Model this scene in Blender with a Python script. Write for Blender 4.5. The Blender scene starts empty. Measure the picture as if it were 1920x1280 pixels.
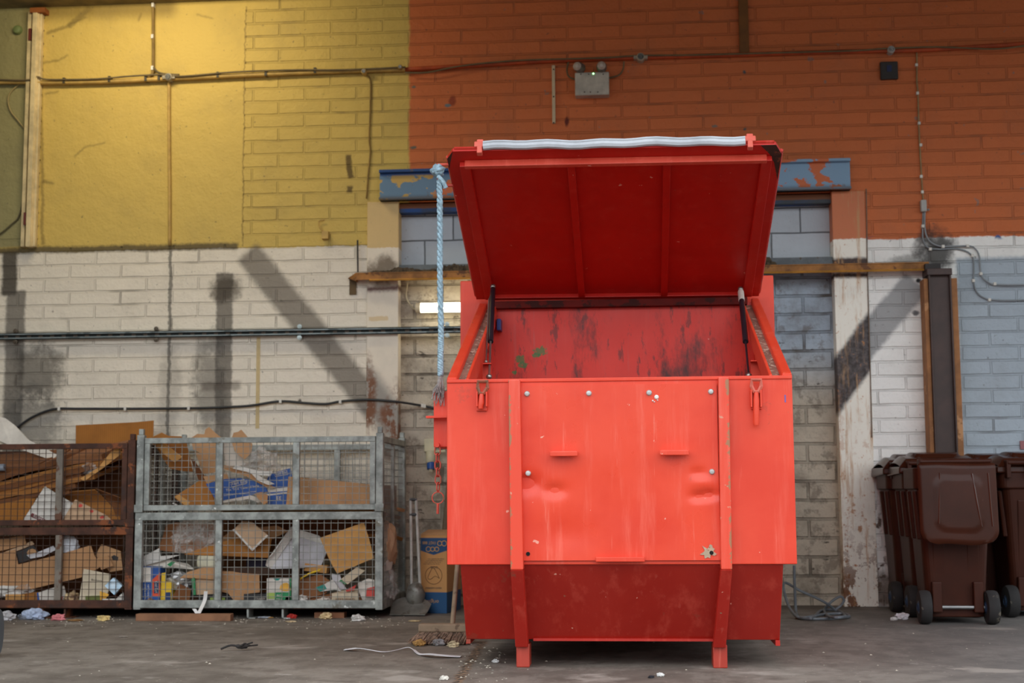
import bpy, bmesh, math, random
from mathutils import Vector, Matrix, noise
random.seed(7)
C = bpy.context.scene.collection
PI = math.pi

# ------------------------------------------------------------------ camera
FPX, PITCH, YAW, ROLL, CAMH = 2600.0, .108, .082, -.006, .80
fw = Vector((-math.sin(YAW)*math.cos(PITCH), math.cos(YAW)*math.cos(PITCH), math.sin(PITCH)))
rt0 = Vector((math.cos(YAW), math.sin(YAW), 0)); up0 = rt0.cross(fw)
RT = rt0*math.cos(ROLL)+up0*math.sin(ROLL); UP = up0*math.cos(ROLL)-rt0*math.sin(ROLL)
CAM = Vector((0, 0, CAMH))
def ray(px, py): return fw + RT*((px-960)/FPX) - UP*((py-640)/FPX)
def P(px, py, y):
    d = ray(px, py); return CAM + d*(y/d.y)
def F(px, py, z=0.0):
    d = ray(px, py); return CAM + d*((z-CAMH)/d.z)
cam = bpy.data.cameras.new('camera'); cam.lens = FPX/1920*36; cam.sensor_width = 36
co = bpy.data.objects.new('camera', cam); C.objects.link(co)
m = Matrix((RT, UP, -fw)).transposed().to_4x4(); m.translation = CAM; co.matrix_world = m
bpy.context.scene.camera = co
cam.clip_start = .05

# ------------------------------------------------------------------ node helpers
def lin(c):
    return tuple((v/255/12.92 if v/255 <= .04045 else ((v/255+.055)/1.055)**2.4) for v in c)
class S:
    def __init__(s, nt, sock): s.nt, s.s = nt, sock
    def _m(s, op, *a, clamp=False):
        n = s.nt.nodes.new('ShaderNodeMath'); n.operation = op; n.use_clamp = clamp
        for i, v in enumerate((s,)+a):
            if isinstance(v, S): s.nt.links.new(v.s, n.inputs[i])
            else: n.inputs[i].default_value = v
        return S(s.nt, n.outputs[0])
    def __add__(s, o): return s._m('ADD', o)
    def __sub__(s, o): return s._m('SUBTRACT', o)
    def __mul__(s, o): return s._m('MULTIPLY', o)
    def __truediv__(s, o): return s._m('DIVIDE', o)
    def rsub(s, k): return s._m('MULTIPLY', -1.0)._m('ADD', k)
    def abs(s): return s._m('ABSOLUTE')
    def clamp(s): return s._m('ADD', 0.0, clamp=True)
    def pow(s, k): return s._m('POWER', k)
    def max(s, o): return s._m('MAXIMUM', o)
    def min(s, o): return s._m('MINIMUM', o)
    def step(s, a, b):           # smooth ramp a->b
        n = s.nt.nodes.new('ShaderNodeMapRange'); n.interpolation_type = 'SMOOTHSTEP'
        s.nt.links.new(s.s, n.inputs[0]); n.inputs[1].default_value = a; n.inputs[2].default_value = b
        return S(s.nt, n.outputs[0])
class G:
    """a material graph"""
    def __init__(g, name):
        g.m = bpy.data.materials.new(name); g.m.use_nodes = True; g.nt = g.m.node_tree
        g.bsdf = g.nt.nodes['Principled BSDF']
    def link(g, a, b): g.nt.links.new(a.s if isinstance(a, S) else a, b)
    def coord(g, kind='Object'):
        n = g.nt.nodes.new('ShaderNodeTexCoord'); return S(g.nt, n.outputs[kind])
    def xyz(g, v):
        n = g.nt.nodes.new('ShaderNodeSeparateXYZ'); g.link(v, n.inputs[0])
        return [S(g.nt, o) for o in n.outputs]
    def comb(g, x, y, z):
        n = g.nt.nodes.new('ShaderNodeCombineXYZ')
        for i, v in enumerate((x, y, z)):
            if isinstance(v, S): g.link(v, n.inputs[i])
            else: n.inputs[i].default_value = v
        return S(g.nt, n.outputs[0])
    def noise(g, v, scale, detail=3, rough=.5, stretch=None, seed=0.0):
        if stretch or seed:
            mp = g.nt.nodes.new('ShaderNodeMapping'); g.link(v, mp.inputs[0])
            if stretch: mp.inputs['Scale'].default_value = stretch
            mp.inputs['Location'].default_value = (seed, seed*.7, seed*1.3); v = S(g.nt, mp.outputs[0])
        n = g.nt.nodes.new('ShaderNodeTexNoise'); g.link(v, n.inputs['Vector'])
        n.inputs['Scale'].default_value = scale; n.inputs['Detail'].default_value = detail; n.inputs['Roughness'].default_value = rough
        return S(g.nt, n.outputs[0])
    def rnd(g):
        n = g.nt.nodes.new('ShaderNodeObjectInfo'); return S(g.nt, n.outputs['Random'])
    def col(g, c):
        n = g.nt.nodes.new('ShaderNodeRGB'); n.outputs[0].default_value = (*lin(c), 1); return S(g.nt, n.outputs[0])
    def mix(g, f, a, b, mode='MIX'):
        n = g.nt.nodes.new('ShaderNodeMix'); n.data_type = 'RGBA'; n.blend_type = mode
        for v, i in ((f, 0), (a, 6), (b, 7)):
            if isinstance(v, tuple): v = g.col(v)
            if isinstance(v, S): g.link(v, n.inputs[i])
            else: n.inputs[i].default_value = v
        return S(g.nt, n.outputs[2])
    def bump(g, h, strength=.3, dist=.01):
        n = g.nt.nodes.new('ShaderNodeBump'); g.link(h, n.inputs['Height'])
        n.inputs['Strength'].default_value = strength; n.inputs['Distance'].default_value = dist
        g.link(n.outputs[0], g.bsdf.inputs['Normal'])
    def out(g, c=None, rough=None, metal=None):
        if c is not None: g.link(c, g.bsdf.inputs['Base Color'])
        for v, k in ((rough, 'Roughness'), (metal, 'Metallic')):
            if v is None: continue
            if isinstance(v, S): g.link(v, g.bsdf.inputs[k])
            else: g.bsdf.inputs[k].default_value = v
        return g.m
def mat(name, c, rough=.6, metal=0., var=.18, scale=9, spots=None, bump=.0, c2=None, coord='Object', jitter=0., spec=.5):
    g = G(name); v = g.coord(coord); n = g.noise(v, scale, 4, .6)
    dark = tuple(max(0, x*(1-var)) for x in c) if c2 is None else c2
    k = g.mix(n.step(.3, .7), dark, c)
    if jitter: k = g.mix(g.rnd()*jitter, k, (40, 25, 10))
    for (sc, amt, size) in (spots or []):
        k = g.mix(g.noise(v, size, 5, .65, seed=3.1).step(1-amt, 1.05-amt), k, sc)
    if bump: g.bump(g.noise(v, scale*4, 3), bump, .004)
    g.bsdf.inputs['Specular IOR Level'].default_value = spec
    return g.out(k, rough, metal)
def flat(name, c, rough=.6, metal=0.):
    return mat(name, c, rough, metal, .08, 12)
def emis(name, c, s):
    g = G(name); g.bsdf.inputs['Base Color'].default_value = (*lin(c), 1)
    g.bsdf.inputs['Emission Color'].default_value = (*lin(c), 1); g.bsdf.inputs['Emission Strength'].default_value = s
    return g.m

# ------------------------------------------------------------------ mesh helpers
OFF = {}
class MB:
    def __init__(s): s.v, s.f, s.mi, s.cur = [], [], [], 0
    def add(s, vs, fs):
        o = len(s.v); s.v += [Vector(v) for v in vs]
        for f in fs: s.f.append([o+i for i in f]); s.mi.append(s.cur)
        return s
    def box(s, x0, x1, y0, y1, z0, z1, M=None):
        vs = [Vector((x, y, z)) for z in (z0, z1) for y in (y0, y1) for x in (x0, x1)]
        if M is not None: vs = [M @ v for v in vs]
        return s.add(vs, [(0,2,3,1),(4,5,7,6),(0,1,5,4),(2,6,7,3),(0,4,6,2),(1,3,7,5)])
    def hexa(s, a, b):           # two quads (4 pts each), a back to b
        return s.add(list(a)+list(b), [(3,2,1,0),(4,5,6,7),(0,1,5,4),(1,2,6,5),(2,3,7,6),(3,0,4,7)])
    def bar(s, p, q, w, h, up=(0,0,1), ext=0):   # box beam centred on p->q
        p, q = Vector(p), Vector(q); d = (q-p).normalized(); p = p-d*ext; q = q+d*ext
        sd = d.cross(Vector(up)).normalized(); u = sd.cross(d).normalized()
        k = [sd*a*w/2+u*b*h/2 for a, b in ((-1,-1),(1,-1),(1,1),(-1,1))]
        return s.hexa([p+i for i in k], [q+i for i in k])
    def prism(s, poly, dirv):    # polygon points, extruded by dirv
        d = Vector(dirv); n = len(poly); a = [Vector(p) for p in poly]
        return s.add(a+[p+d for p in a], [tuple(range(n-1,-1,-1)), tuple(range(n,2*n))]+[(i,(i+1)%n,n+(i+1)%n,n+i) for i in range(n)])
    def tube(s, pts, r, n=8, cap=True, closed=False):
        pts = [Vector(p) for p in pts]; N = len(pts); rr = r if isinstance(r, (list, tuple)) else [r]*N
        rings = []; prev = None
        for i, p in enumerate(pts):
            if closed: t = pts[(i+1)%N]-pts[i-1]
            else: t = pts[min(i+1, N-1)]-pts[max(i-1, 0)]
            t = t.normalized() if t.length > 1e-9 else Vector((0,0,1))
            if prev is None:
                ref = Vector((0,0,1)) if abs(t.z) < .9 else Vector((1,0,0)); u = t.cross(ref).normalized()
            else:
                u = prev - t*prev.dot(t); u = u.normalized() if u.length > 1e-6 else t.cross(Vector((1,0,0))).normalized()
            prev = u; w = t.cross(u)
            rings.append([p+(u*math.cos(2*PI*k/n)+w*math.sin(2*PI*k/n))*rr[i] for k in range(n)])
        vs = [v for R in rings for v in R]; fs = []
        for i in range(N if closed else N-1):
            a, b = i*n, ((i+1)%N)*n
            fs += [(a+k, a+(k+1)%n, b+(k+1)%n, b+k) for k in range(n)]
        if cap and not closed: fs += [tuple(range(n-1,-1,-1)), tuple(range((N-1)*n, N*n))]
        return s.add(vs, fs)
    def cyl(s, p, q, r, n=16, r2=None): return s.tube([p, q], [r, r if r2 is None else r2], n)
    def lathe(s, prof, o, ax=(0,0,1), n=20):
        o = Vector(o); ax = Vector(ax).normalized()
        u = ax.cross(Vector((0,0,1)) if abs(ax.z) < .9 else Vector((1,0,0))).normalized(); w = ax.cross(u)
        vs = [o+ax*h+(u*math.cos(2*PI*k/n)+w*math.sin(2*PI*k/n))*max(r, 1e-4) for r, h in prof for k in range(n)]
        fs = [(i*n+k, i*n+(k+1)%n, (i+1)*n+(k+1)%n, (i+1)*n+k) for i in range(len(prof)-1) for k in range(n)]
        fs += [tuple(range(n-1,-1,-1)), tuple(range((len(prof)-1)*n, len(prof)*n))]
        return s.add(vs, fs)
    def blob(s, c, r, seed=0, amp=.35, freq=1.6, sq=(1,1,1), sub=3, lo=None):
        bm = bmesh.new(); bmesh.ops.create_icosphere(bm, subdivisions=sub, radius=1)
        vs = []
        for v in bm.verts:
            k = 1+amp*noise.noise(v.co*freq+Vector((seed*3.7, seed, -seed)))+amp*.5*abs(noise.noise(v.co*freq*3+Vector((seed, 9, 2))))
            p = Vector(c)+Vector((v.co.x*sq[0], v.co.y*sq[1], v.co.z*sq[2]))*r*k
            if lo is not None and p.z < lo: p.z = lo
            vs.append(p)
        bm.verts.index_update(); fs = [tuple(v.index for v in f.verts) for f in bm.faces]; bm.free()
        return s.add(vs, fs)
    def grid(s, fn, nu, nv, th=0.0, nrm=None):   # surface fn(u,v); th>0 gives thickness
        a = [[Vector(fn(i/nu, j/nv)) for i in range(nu+1)] for j in range(nv+1)]
        W = nu+1; top = [p for r in a for p in r]
        fs = [(j*W+i, j*W+i+1, (j+1)*W+i+1, (j+1)*W+i) for j in range(nv) for i in range(nu)]
        if th <= 0: return s.add(top, fs)
        nn = []
        for j in range(nv+1):
            for i in range(nu+1):
                du = a[j][min(i+1, nu)]-a[j][max(i-1, 0)]; dv = a[min(j+1, nv)][i]-a[max(j-1, 0)][i]
                nn.append(du.cross(dv).normalized())
        o = len(top); vs = top+[p-n*th for p, n in zip(top, nn)]
        fs += [tuple(o+i for i in reversed(f)) for f in fs[:]]
        rim = [i for i in range(W)]+[j*W+nu for j in range(1, nv+1)]+[nv*W+i for i in range(nu-1, -1, -1)]+[j*W for j in range(nv-1, 0, -1)]
        fs += [(rim[(k+1)%len(rim)], rim[k], o+rim[k], o+rim[(k+1)%len(rim)]) for k in range(len(rim))]
        return s.add(vs, fs)
    def build(s, name, mats, parent=None, bevel=0, smooth=False, origin=None, seg=2):
        if not isinstance(mats, (list, tuple)): mats = [mats]
        if parent is not None: off = OFF[parent.name]
        elif origin is not None: off = Vector(origin)
        else:
            xs = [v.x for v in s.v]; ys = [v.y for v in s.v]
            off = Vector(((min(xs)+max(xs))/2, (min(ys)+max(ys))/2, min(v.z for v in s.v)))
        me = bpy.data.meshes.new(name); me.from_pydata([v-off for v in s.v], [], s.f)
        bm = bmesh.new(); bm.from_mesh(me); bmesh.ops.recalc_face_normals(bm, faces=bm.faces); bm.to_mesh(me); bm.free()
        for k in mats: me.materials.append(k)
        for i, p in enumerate(me.polygons): p.material_index = s.mi[i] if s.mi[i] < len(mats) else 0
        o = bpy.data.objects.new(name, me); C.objects.link(o)
        if parent is None: o.location = off
        else: o.parent = parent
        OFF[o.name] = off
        if bevel:
            b = o.modifiers.new('bevel', 'BEVEL'); b.width = bevel; b.segments = seg; b.limit_method = 'ANGLE'; b.angle_limit = .6
        if smooth:
            for p in me.polygons: p.use_smooth = True
            if smooth != 'all':
                try: me.set_sharp_from_angle(angle=.7)
                except Exception: pass
        return o
def tag(o, label, cat, group=None, kind=None):
    o['label'] = label; o['category'] = cat
    if group: o['group'] = group
    if kind: o['kind'] = kind
    return o
def struct(o): o['kind'] = 'structure'; return o
def empty(name, loc, label, cat, group=None, rz=0):
    o = bpy.data.objects.new(name, None); C.objects.link(o); o.location = loc; o.rotation_euler = (0, 0, rz)
    o.empty_display_size = .1; OFF[o.name] = Vector(loc) if rz == 0 else Vector((0, 0, 0)); return tag(o, label, cat, group)
def copy_tree(o, parent=None):
    c = o.copy(); C.objects.link(c)
    if parent is not None: c.parent = parent
    for ch in [x for x in bpy.data.objects if x.parent == o]: copy_tree(ch, c)
    return c
def bez(pts, n=8):               # Catmull-Rom through points
    pts = [Vector(p) for p in pts]; out = []
    for i in range(len(pts)-1):
        a, b, c, d = pts[max(i-1, 0)], pts[i], pts[i+1], pts[min(i+2, len(pts)-1)]
        for k in range(n):
            t = k/n; out.append(.5*((2*b)+(c-a)*t+(2*a-5*b+4*c-d)*t*t+(3*b-a-3*c+d)*t**3))
    return out+[pts[-1]]
def text_mesh(mb, s, o, ux, uz, h, depth=.0012, width=None):
    """letters laid on a surface: o = lower left corner, ux / uz unit directions"""
    cu = bpy.data.curves.new('t', 'FONT'); cu.body = s; cu.size = 1; cu.resolution_u = 2; cu.extrude = .5
    ob = bpy.data.objects.new('t', cu); C.objects.link(ob)
    me = bpy.data.meshes.new_from_object(ob.evaluated_get(bpy.context.evaluated_depsgraph_get()))
    ux, uz = Vector(ux).normalized(), Vector(uz).normalized(); n = ux.cross(uz)
    w = max((v.co.x for v in me.vertices), default=1); k = h/.7; kx = k if width is None else width/w
    mb.add([Vector(o)+ux*v.co.x*kx+uz*v.co.y*k+n*(v.co.z+.5)*depth for v in me.vertices], [tuple(p.vertices) for p in me.polygons])
    bpy.data.objects.remove(ob); bpy.data.curves.remove(cu); bpy.data.meshes.remove(me)
def prect(mb, px0, py0, px1, py1, y, d):      # box whose front face fills a rectangle of the y-plane
    a, b = P(px0, (py0+py1)/2, y), P(px1, (py0+py1)/2, y); t, u = P((px0+px1)/2, py0, y), P((px0+px1)/2, py1, y)
    return mb.box(a.x, b.x, y, y+d, u.z, t.z)

YW = F(1600, 1137).y             # face of the back wall
YL = F(985, 1251).y              # front feet of the skip
YF = YL-.22                      # its front plate
YC = F(480, 1160).y              # front of the cages
print('YW', YW, 'YF', YF, 'YC', YC)
# ------------------------------------------------------------------ the setting
def wx(px, py=640): return P(px, py, YW).x
def wz(py, px=960): return P(px, py, YW).z
class Wall:
    def __init__(w, name, row=.1, width=.39, mortar=.009, bricks=True, ox=0., oz=0., bstr=.8, mdark=.72, mstr=.35, crack=.45):
        w.g = g = G(name); v = g.coord('Object'); w.v = v
        x, y, z = g.xyz(v); n = g.noise(v, 5, 3); n2 = g.noise(v, 4, 4, seed=5)
        w.x0, w.z0 = x, z
        w.x = x+(n-.5)*.03+(g.noise(v, 40, 2)-.5)*.02; w.z = z+(n2-.5)*.03+(g.noise(v, 40, 2, seed=2)-.5)*.02
        w.fac = None
        if bricks:
            b = g.nt.nodes.new('ShaderNodeTexBrick'); w.b = b
            g.link(g.comb(x+ox+(g.noise(v, 7, 2, seed=1)-.5)*.012, z+oz+(g.noise(v, 6, 3, seed=8)-.5)*.012, 0.), b.inputs['Vector'])
            for k, q in (('Scale', 1), ('Mortar Size', mortar), ('Mortar Smooth', .35), ('Brick Width', width), ('Row Height', row), ('Bias', 0)):
                b.inputs[k].default_value = q
            b.inputs['Color1'].default_value = (1, 1, 1, 1); b.inputs['Color2'].default_value = (.8, .8, .8, 1); b.inputs['Mortar'].default_value = (mdark, mdark, mdark, 1)
            w.fac = S(g.nt, b.outputs['Fac']); w.bc = S(g.nt, b.outputs['Color'])
        w.bstr, w.mstr, w.crack = bstr, mstr, crack
    def box(w, px0, py0, px1, py1, s=.02, raw=False):
        a, b = wx(px0, (py0+py1)/2), wx(px1, (py0+py1)/2); t, u = wz(py0, (px0+px1)/2), wz(py1, (px0+px1)/2)
        x, z = (w.x0, w.z0) if raw else (w.x, w.z)
        return x.step(a-s, a+s)*x.step(b+s, b-s)*z.step(u-s, u+s)*z.step(t+s, t-s)
    def band(w, a, b, hw, s=.02):
        p, q = P(*a, YW), P(*b, YW); d = Vector((q.x-p.x, q.z-p.z)); L = d.length; d /= L
        u = (w.x-p.x)*d.x+(w.z-p.z)*d.y; k = ((w.x-p.x)*-d.y+(w.z-p.z)*d.x).abs()
        return k.step(hw+s, hw-s)*u.step(-s, s)*u.step(L+s, L-s)
    def blob(w, px, py, rx, rz):
        p = P(px, py, YW); a = ((w.x-p.x)/rx); b = ((w.z-p.z)/rz)
        return (a*a+b*b+((w.g.noise(w.v, 7, 5, .7)-.5)*2.2 if rx > .06 else .0)).step(1.0, .1)
    def finish(w, c, rough=.75, flatmask=None, grain=.35):
        g = w.g
        h = g.noise(w.v, 60, 4)*grain
        if w.fac is not None:
            k = w.bc
            mm = w.fac.rsub(1.0)
            if flatmask is not None:
                mm = mm.max(flatmask); k = g.mix(flatmask, k, (255, 255, 255))
            g.bump(h*.35+mm+g.noise(w.v, 9, 3)*.6+g.noise(w.v, 24, 4, .65)*.35, w.bstr, .02); c = g.mix(w.mstr, c, g.mix(1., c, k, 'MULTIPLY'))
            c = g.mix(w.fac*g.noise(w.v, 3, 4, seed=3).step(.5, .75)*(1. if flatmask is None else flatmask.rsub(1.))*w.crack, c, (70, 58, 46))
        else: g.bump(h, .25, .01)
        # specks and grime
        c = g.mix(g.noise(w.v, 34, 3, .6, seed=4).step(.68, .74)*.55, c, (74, 66, 58))
        c = g.mix(g.noise(w.v, 2.2, 5, .65, seed=6).step(.45, .85)*.25, c, (96, 86, 74))
        return g.out(c, rough)
W = Wall('painted_brick_wall', oz=-wz(620, 300)+.1*40)
g = W.g
YEL, ORA, WHI, GRY = (208, 178, 92), (206, 110, 58), (234, 224, 206), (172, 184, 194)
zb = wz(466, 400); zr = wz(446, 1750)
base = g.mix(W.x.step(wx(764, 200), wx(770, 200)), YEL, ORA)
low = g.mix(W.x0.step(wx(800, 600), wx(1500, 600)), WHI, (250, 249, 244))  # white lightened towards the right to carry the stronger light there
grey = W.box(1805, 478, 2300, 1160, .02)
low = g.mix(grey, low, GRY)
zline = W.x0.step(wx(1100, 450), wx(1200, 450))*(zr-zb)+zb
edge = (W.z-zline)
c = g.mix(edge.step(-.006, .006), low, base)
c = g.mix(edge.step(-.03, 0)*edge.step(.025, .0)*g.noise(W.v, 6, 2, seed=2).step(.55, .6)*W.x0.step(wx(690), wx(1500)), c, (30, 84, 150))   # blue paint line
c = g.mix(W.box(1645, 1135-60, 1700, 1137, .05)*.6, c, (110, 80, 60))
flatm = W.box(78, -40, 459, 462, .003, True).max(W.box(-200, -40, 50, 440, .003, True))
c = g.mix(W.box(-200, 14, 50, 465, .01), c, (150, 142, 96))
# unpainted ghosts of things once fixed to the wall, soot, grime, and shade painted in by the beam
DK = (92, 85, 76)
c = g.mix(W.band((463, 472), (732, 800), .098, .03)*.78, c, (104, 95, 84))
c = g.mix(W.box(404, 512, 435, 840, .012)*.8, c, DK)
c = g.mix(W.box(4, 472, 32, 555, .015)*.92, c, (60, 52, 40))
c = g.mix(W.box(8, 545, 44, 850, .015)*.8, c, (92, 86, 78))
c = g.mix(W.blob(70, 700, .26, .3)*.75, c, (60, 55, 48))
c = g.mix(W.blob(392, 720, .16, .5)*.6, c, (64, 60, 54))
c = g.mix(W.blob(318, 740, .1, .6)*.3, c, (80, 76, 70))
c = g.mix(W.blob(424, 540, .16, .13)*.75, c, (58, 46, 30))
c = g.mix(W.blob(60, 790, .3, .3)*.6, c, (60, 60, 60))
c = g.mix(W.box(-200, 462, 445, 474, .015)*.85, c, (74, 64, 44))
c = g.mix(W.box(314, 470, 320, 840, .006)*.75, c, (84, 80, 72))
c = g.mix(W.box(380, 716, 450, 733, .02)*.55, c, (84, 72, 62))
c = g.mix(W.box(650, 350, 660, 362, .01).max(W.band((651, 290), (657, 335), .02, .01)), c, (110, 88, 36))
c = g.mix(W.band((1718, 528), (1600, 672), .1, .02)*.75, c, (128, 130, 134))
c = g.mix(W.blob(1752, 470, .17, .2)*.9, c, (44, 40, 38))
c = g.mix(W.blob(1705, 490, .2, .06)*.6, c, (84, 80, 76))
c = g.mix(W.blob(1640, 1050, .12, .5)*g.noise(W.v, 12, 4, seed=7).step(.5, .56), c, (96, 74, 56))
c = g.mix(W.blob(1640, 1110, .22, .16)*.7, c, (92, 72, 52))
for (px, py, rx, rz, k) in ((1723, 527, .022, .022, (30, 28, 28)), (1716, 585, .03, .025, (110, 110, 112)), (1638, 1085, .05, .2, (110, 82, 64)), (848, 190, .03, .05, (150, 62, 26)), (840, 198, .03, .018, (110, 120, 124)),
        (1395, 136, .016, .016, (96, 92, 88)), (1397, 242, .016, .016, (96, 92, 88)), (1340, 236, .03, .014, (130, 116, 104)), (775, 276, .03, .016, (96, 92, 80)), (562, 752, .02, .02, (90, 80, 70)), (1062, 228, .02, .05, (104, 32, 14)), (776, 163, .02, .012, (110, 104, 90))):
    c = g.mix(W.blob(px, py, rx, rz), c, k)
c = g.mix(g.noise(W.v, 11, 3, .5, seed=9).step(.71, .73)*W.x0.step(wx(770), wx(775))*edge.step(0, .05)*.6, c, (130, 124, 118))
c = g.mix(W.box(456.5, 12, 459, 462, .004)*.6, c, (120, 96, 44))
for a_, b_, hw_ in (((86, 64), (130, 48), .012), ((128, 50), (170, 14), .02), ((130, 46), (162, 32), .008), ((80, 118), (112, 112), .008), ((112, 112), (128, 102), .006), ((84, 176), (110, 172), .008), ((140, 296), (160, 276), .006), ((160, 276), (198, 267), .005), ((368, 28), (400, 36), .004), ((258, 38), (264, 24), .007), ((78, 340), (102, 344), .012), ((76, 60), (80, 460), .012)):
    c = g.mix(W.band(a_, b_, hw_, .012)*.55, c, (104, 86, 40))
c = g.mix(W.box(50, -40, 330, 34, .06)*.7, c, (120, 98, 44))  # shade along the top of the yellow wall, painted into the colour
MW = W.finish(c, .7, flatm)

WR = Wall('bricked_up_opening', row=.132, width=.40, mortar=.012, oz=-wz(516, 1500)+.132*30, ox=.13, bstr=.9, mdark=.5, mstr=.6, crack=.95)
g = WR.g
zs = wz(705, 1500)
c = g.mix(WR.z.step(zs-.25, zs+.3), (204, 192, 172), g.mix(WR.x0.step(wx(1100), wx(1300)), (186, 174, 156), (172, 186, 200)))
c = g.mix(g.noise(WR.v, 3.2, 5, .65).step(.45, .75)*.6, c, (96, 84, 70))
c = g.mix(g.noise(WR.v, 8, 5, .7, seed=4).step(.52, .62)*.5, c, (104, 92, 80)); c = g.mix(g.noise(WR.v, 13, 4, .6, stretch=(.7, 1, 1.6), seed=7).step(.66, .7)*.8, c, (58, 50, 44))
MWR = WR.finish(c, .85, grain=.7)
WB = Wall('pale_block_infill', row=.185, width=.42, mortar=.007, oz=-wz(445, 800)+.185*20, ox=.2, bstr=.4, mdark=.2, mstr=.9, crack=.9)
c = WB.g.mix(WB.g.noise(WB.v, 4, 3)*.3, (196, 204, 212), (168, 176, 184))
MWB = WB.finish(c, .8)

xL0, xL1 = wx(688, 600), wx(747, 600); xR0, xR1 = wx(1566, 600), wx(1629, 600); xE0, xE1 = wx(-420), wx(2500)
zLin0, zLin1 = wz(378, 745), wz(322, 745); ZR = 4.75; REC = .11; zT = wz(500, 800)
mb = MB()
mb.box(xE0, xL0, YW, YW+.3, 0, ZR); mb.box(xR1, xE1, YW, YW+.3, 0, ZR); mb.box(xL0, xR1, YW, YW+.3, zLin0, ZR)
mb.cur = 1; mb.box(xL0, xR1, YW+REC, YW+.3, 0, zT-.03)
mb.cur = 2; mb.box(xL0, xR1, YW+REC+.02, YW+.3, zT-.03, zLin0)
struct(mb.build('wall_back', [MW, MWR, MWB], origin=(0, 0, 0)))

# columns either side of the bricked-up opening
def colmat(name, left):
    w = Wall(name, bricks=False); g = w.g; zc = wz(465, 715) if left else wz(448, 1600)
    c = g.mix((w.z-zc).step(-.006, .006), (232, 220, 200) if left else (248, 243, 230), (214, 182, 122) if left else (204, 116, 72))
    nr = g.noise(w.v, 26, 5, .7); nr2 = g.noise(w.v, 5, 4, .6, stretch=(3, 1, .6), seed=4)
    if left:
        c = g.mix(w.box(686, 536, 750, 546, .02), c, (86, 44, 32))
        c = g.mix(w.blob(715, 508, .16, .14)*.85, c, (92, 70, 42))
        c = g.mix(w.band((660, 690), (790, 862), .115, .05)*.7, c, (98, 96, 94))
        c = g.mix(w.blob(745, 800, .16, .34)*(nr*.5+nr2*.5).step(.44, .52), c, (118, 66, 26))
        c = g.mix(w.blob(692, 745, .07, .34)*(nr*.5+nr2*.5).step(.45, .53), c, (118, 70, 32))
        c = g.mix(nr.step(.7, .74)*.5, c, (120, 84, 50))
        c = g.mix(w.box(692, 593, 727, 601, .004)*.7, c, (214, 184, 130))
    else:
        c = g.mix(w.box(1540, 484, 1650, 499, .015).max(w.box(1540, 512, 1650, 521, .015)), c, (60, 36, 28))
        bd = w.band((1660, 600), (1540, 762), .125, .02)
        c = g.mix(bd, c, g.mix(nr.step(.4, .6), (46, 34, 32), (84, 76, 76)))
        c = g.mix((g.noise(w.v, 14, 6, .75, seed=2)*.6+nr2*.4).step(.56, .6)*w.z.step(wz(640, 1600), wz(1120, 1600)), c, (182, 112, 46))
        c = g.mix((g.noise(w.v, 9, 6, .75, seed=8)*.7+nr2*.3).step(.5, .54)*w.z.step(wz(950, 1600), wz(1130, 1600)), c, (120, 74, 40))
        c = g.mix(g.noise(w.v, 8, 5, .7, stretch=(2.5, 1, .25), seed=1).step(.53, .68)*.7, c, (196, 150, 100))
        c = g.mix(nr.step(.6, .66)*.75, c, (190, 126, 60))
    return w.finish(c, .55)
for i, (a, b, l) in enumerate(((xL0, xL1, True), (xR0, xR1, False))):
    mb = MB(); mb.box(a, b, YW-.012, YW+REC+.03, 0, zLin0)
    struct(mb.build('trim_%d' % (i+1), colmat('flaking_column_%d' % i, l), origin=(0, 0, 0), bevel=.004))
# steel lintel with flaking blue paint
g = G('flaking_blue_lintel'); v = g.coord('Object'); x, y, z = g.xyz(v)
n = g.noise(v, 8, 5, .6, stretch=(.7, 1, 1), seed=2); c = g.mix(x.step(wx(800), wx(830)), (196, 160, 84), (200, 104, 58))
c = g.mix((n+g.noise(v, 1.2, 2)*.25-x.step(wx(1000), wx(1300))*.035).step(.615, .63), g.mix(x.step(wx(800), wx(1500)), (100, 130, 156), (128, 160, 188)), c)
c = g.mix(z.step(zLin1-.05, zLin1-.03)*x.step(wx(1000), wx(900)), c, (28, 70, 128))
c = g.mix(g.noise(v, 9, 5, .7, seed=3).step(.6, .66)*.6, c, (110, 92, 66))
c = g.mix(z.step(zLin0+.05, zLin0)*.7, c, (84, 66, 42))
ML = g.out(c, .6)
xa, xb = wx(714, 350), wx(1592, 325)
mb = MB(); mb.box(xa, xb, YW-.05, YW, zLin0, zLin1); mb.box(xa, xb, YW-.085, YW, zLin1-.022, zLin1); mb.box(xa, xb, YW-.085, YW, zLin0, zLin0+.018)
struct(mb.build('trim_3', ML, origin=(0, 0, 0), bevel=.004))
g = G('blue_edged_batten'); v = g.coord('Object'); x, y, z = g.xyz(v)
MBAT = g.out(g.mix((z+(g.noise(v, 12, 3)-.5)*.02-zLin0).step(-.045, -.05), (112, 66, 36), g.mix(g.noise(v, 4, 3).step(.4, .6), (32, 74, 136), (60, 66, 72))), .7)
mb = MB(); mb.box(xL1, xR0, YW+.03, YW+REC+.02, zLin0-.075, zLin0-.012)
struct(mb.build('trim_4', MBAT, origin=(0, 0, 0)))
# sill under the pale blocks
mb = MB(); mb.box(xL1, xR0, YW+.02, YW+REC+.02, wz(508, 1500), wz(495, 800))
struct(mb.build('trim_5', mat('dusty_ledge', (120, 126, 130), .9, spots=[((90, 76, 56), .5, 9)], bump=.5), origin=(0, 0, 0)))
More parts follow.
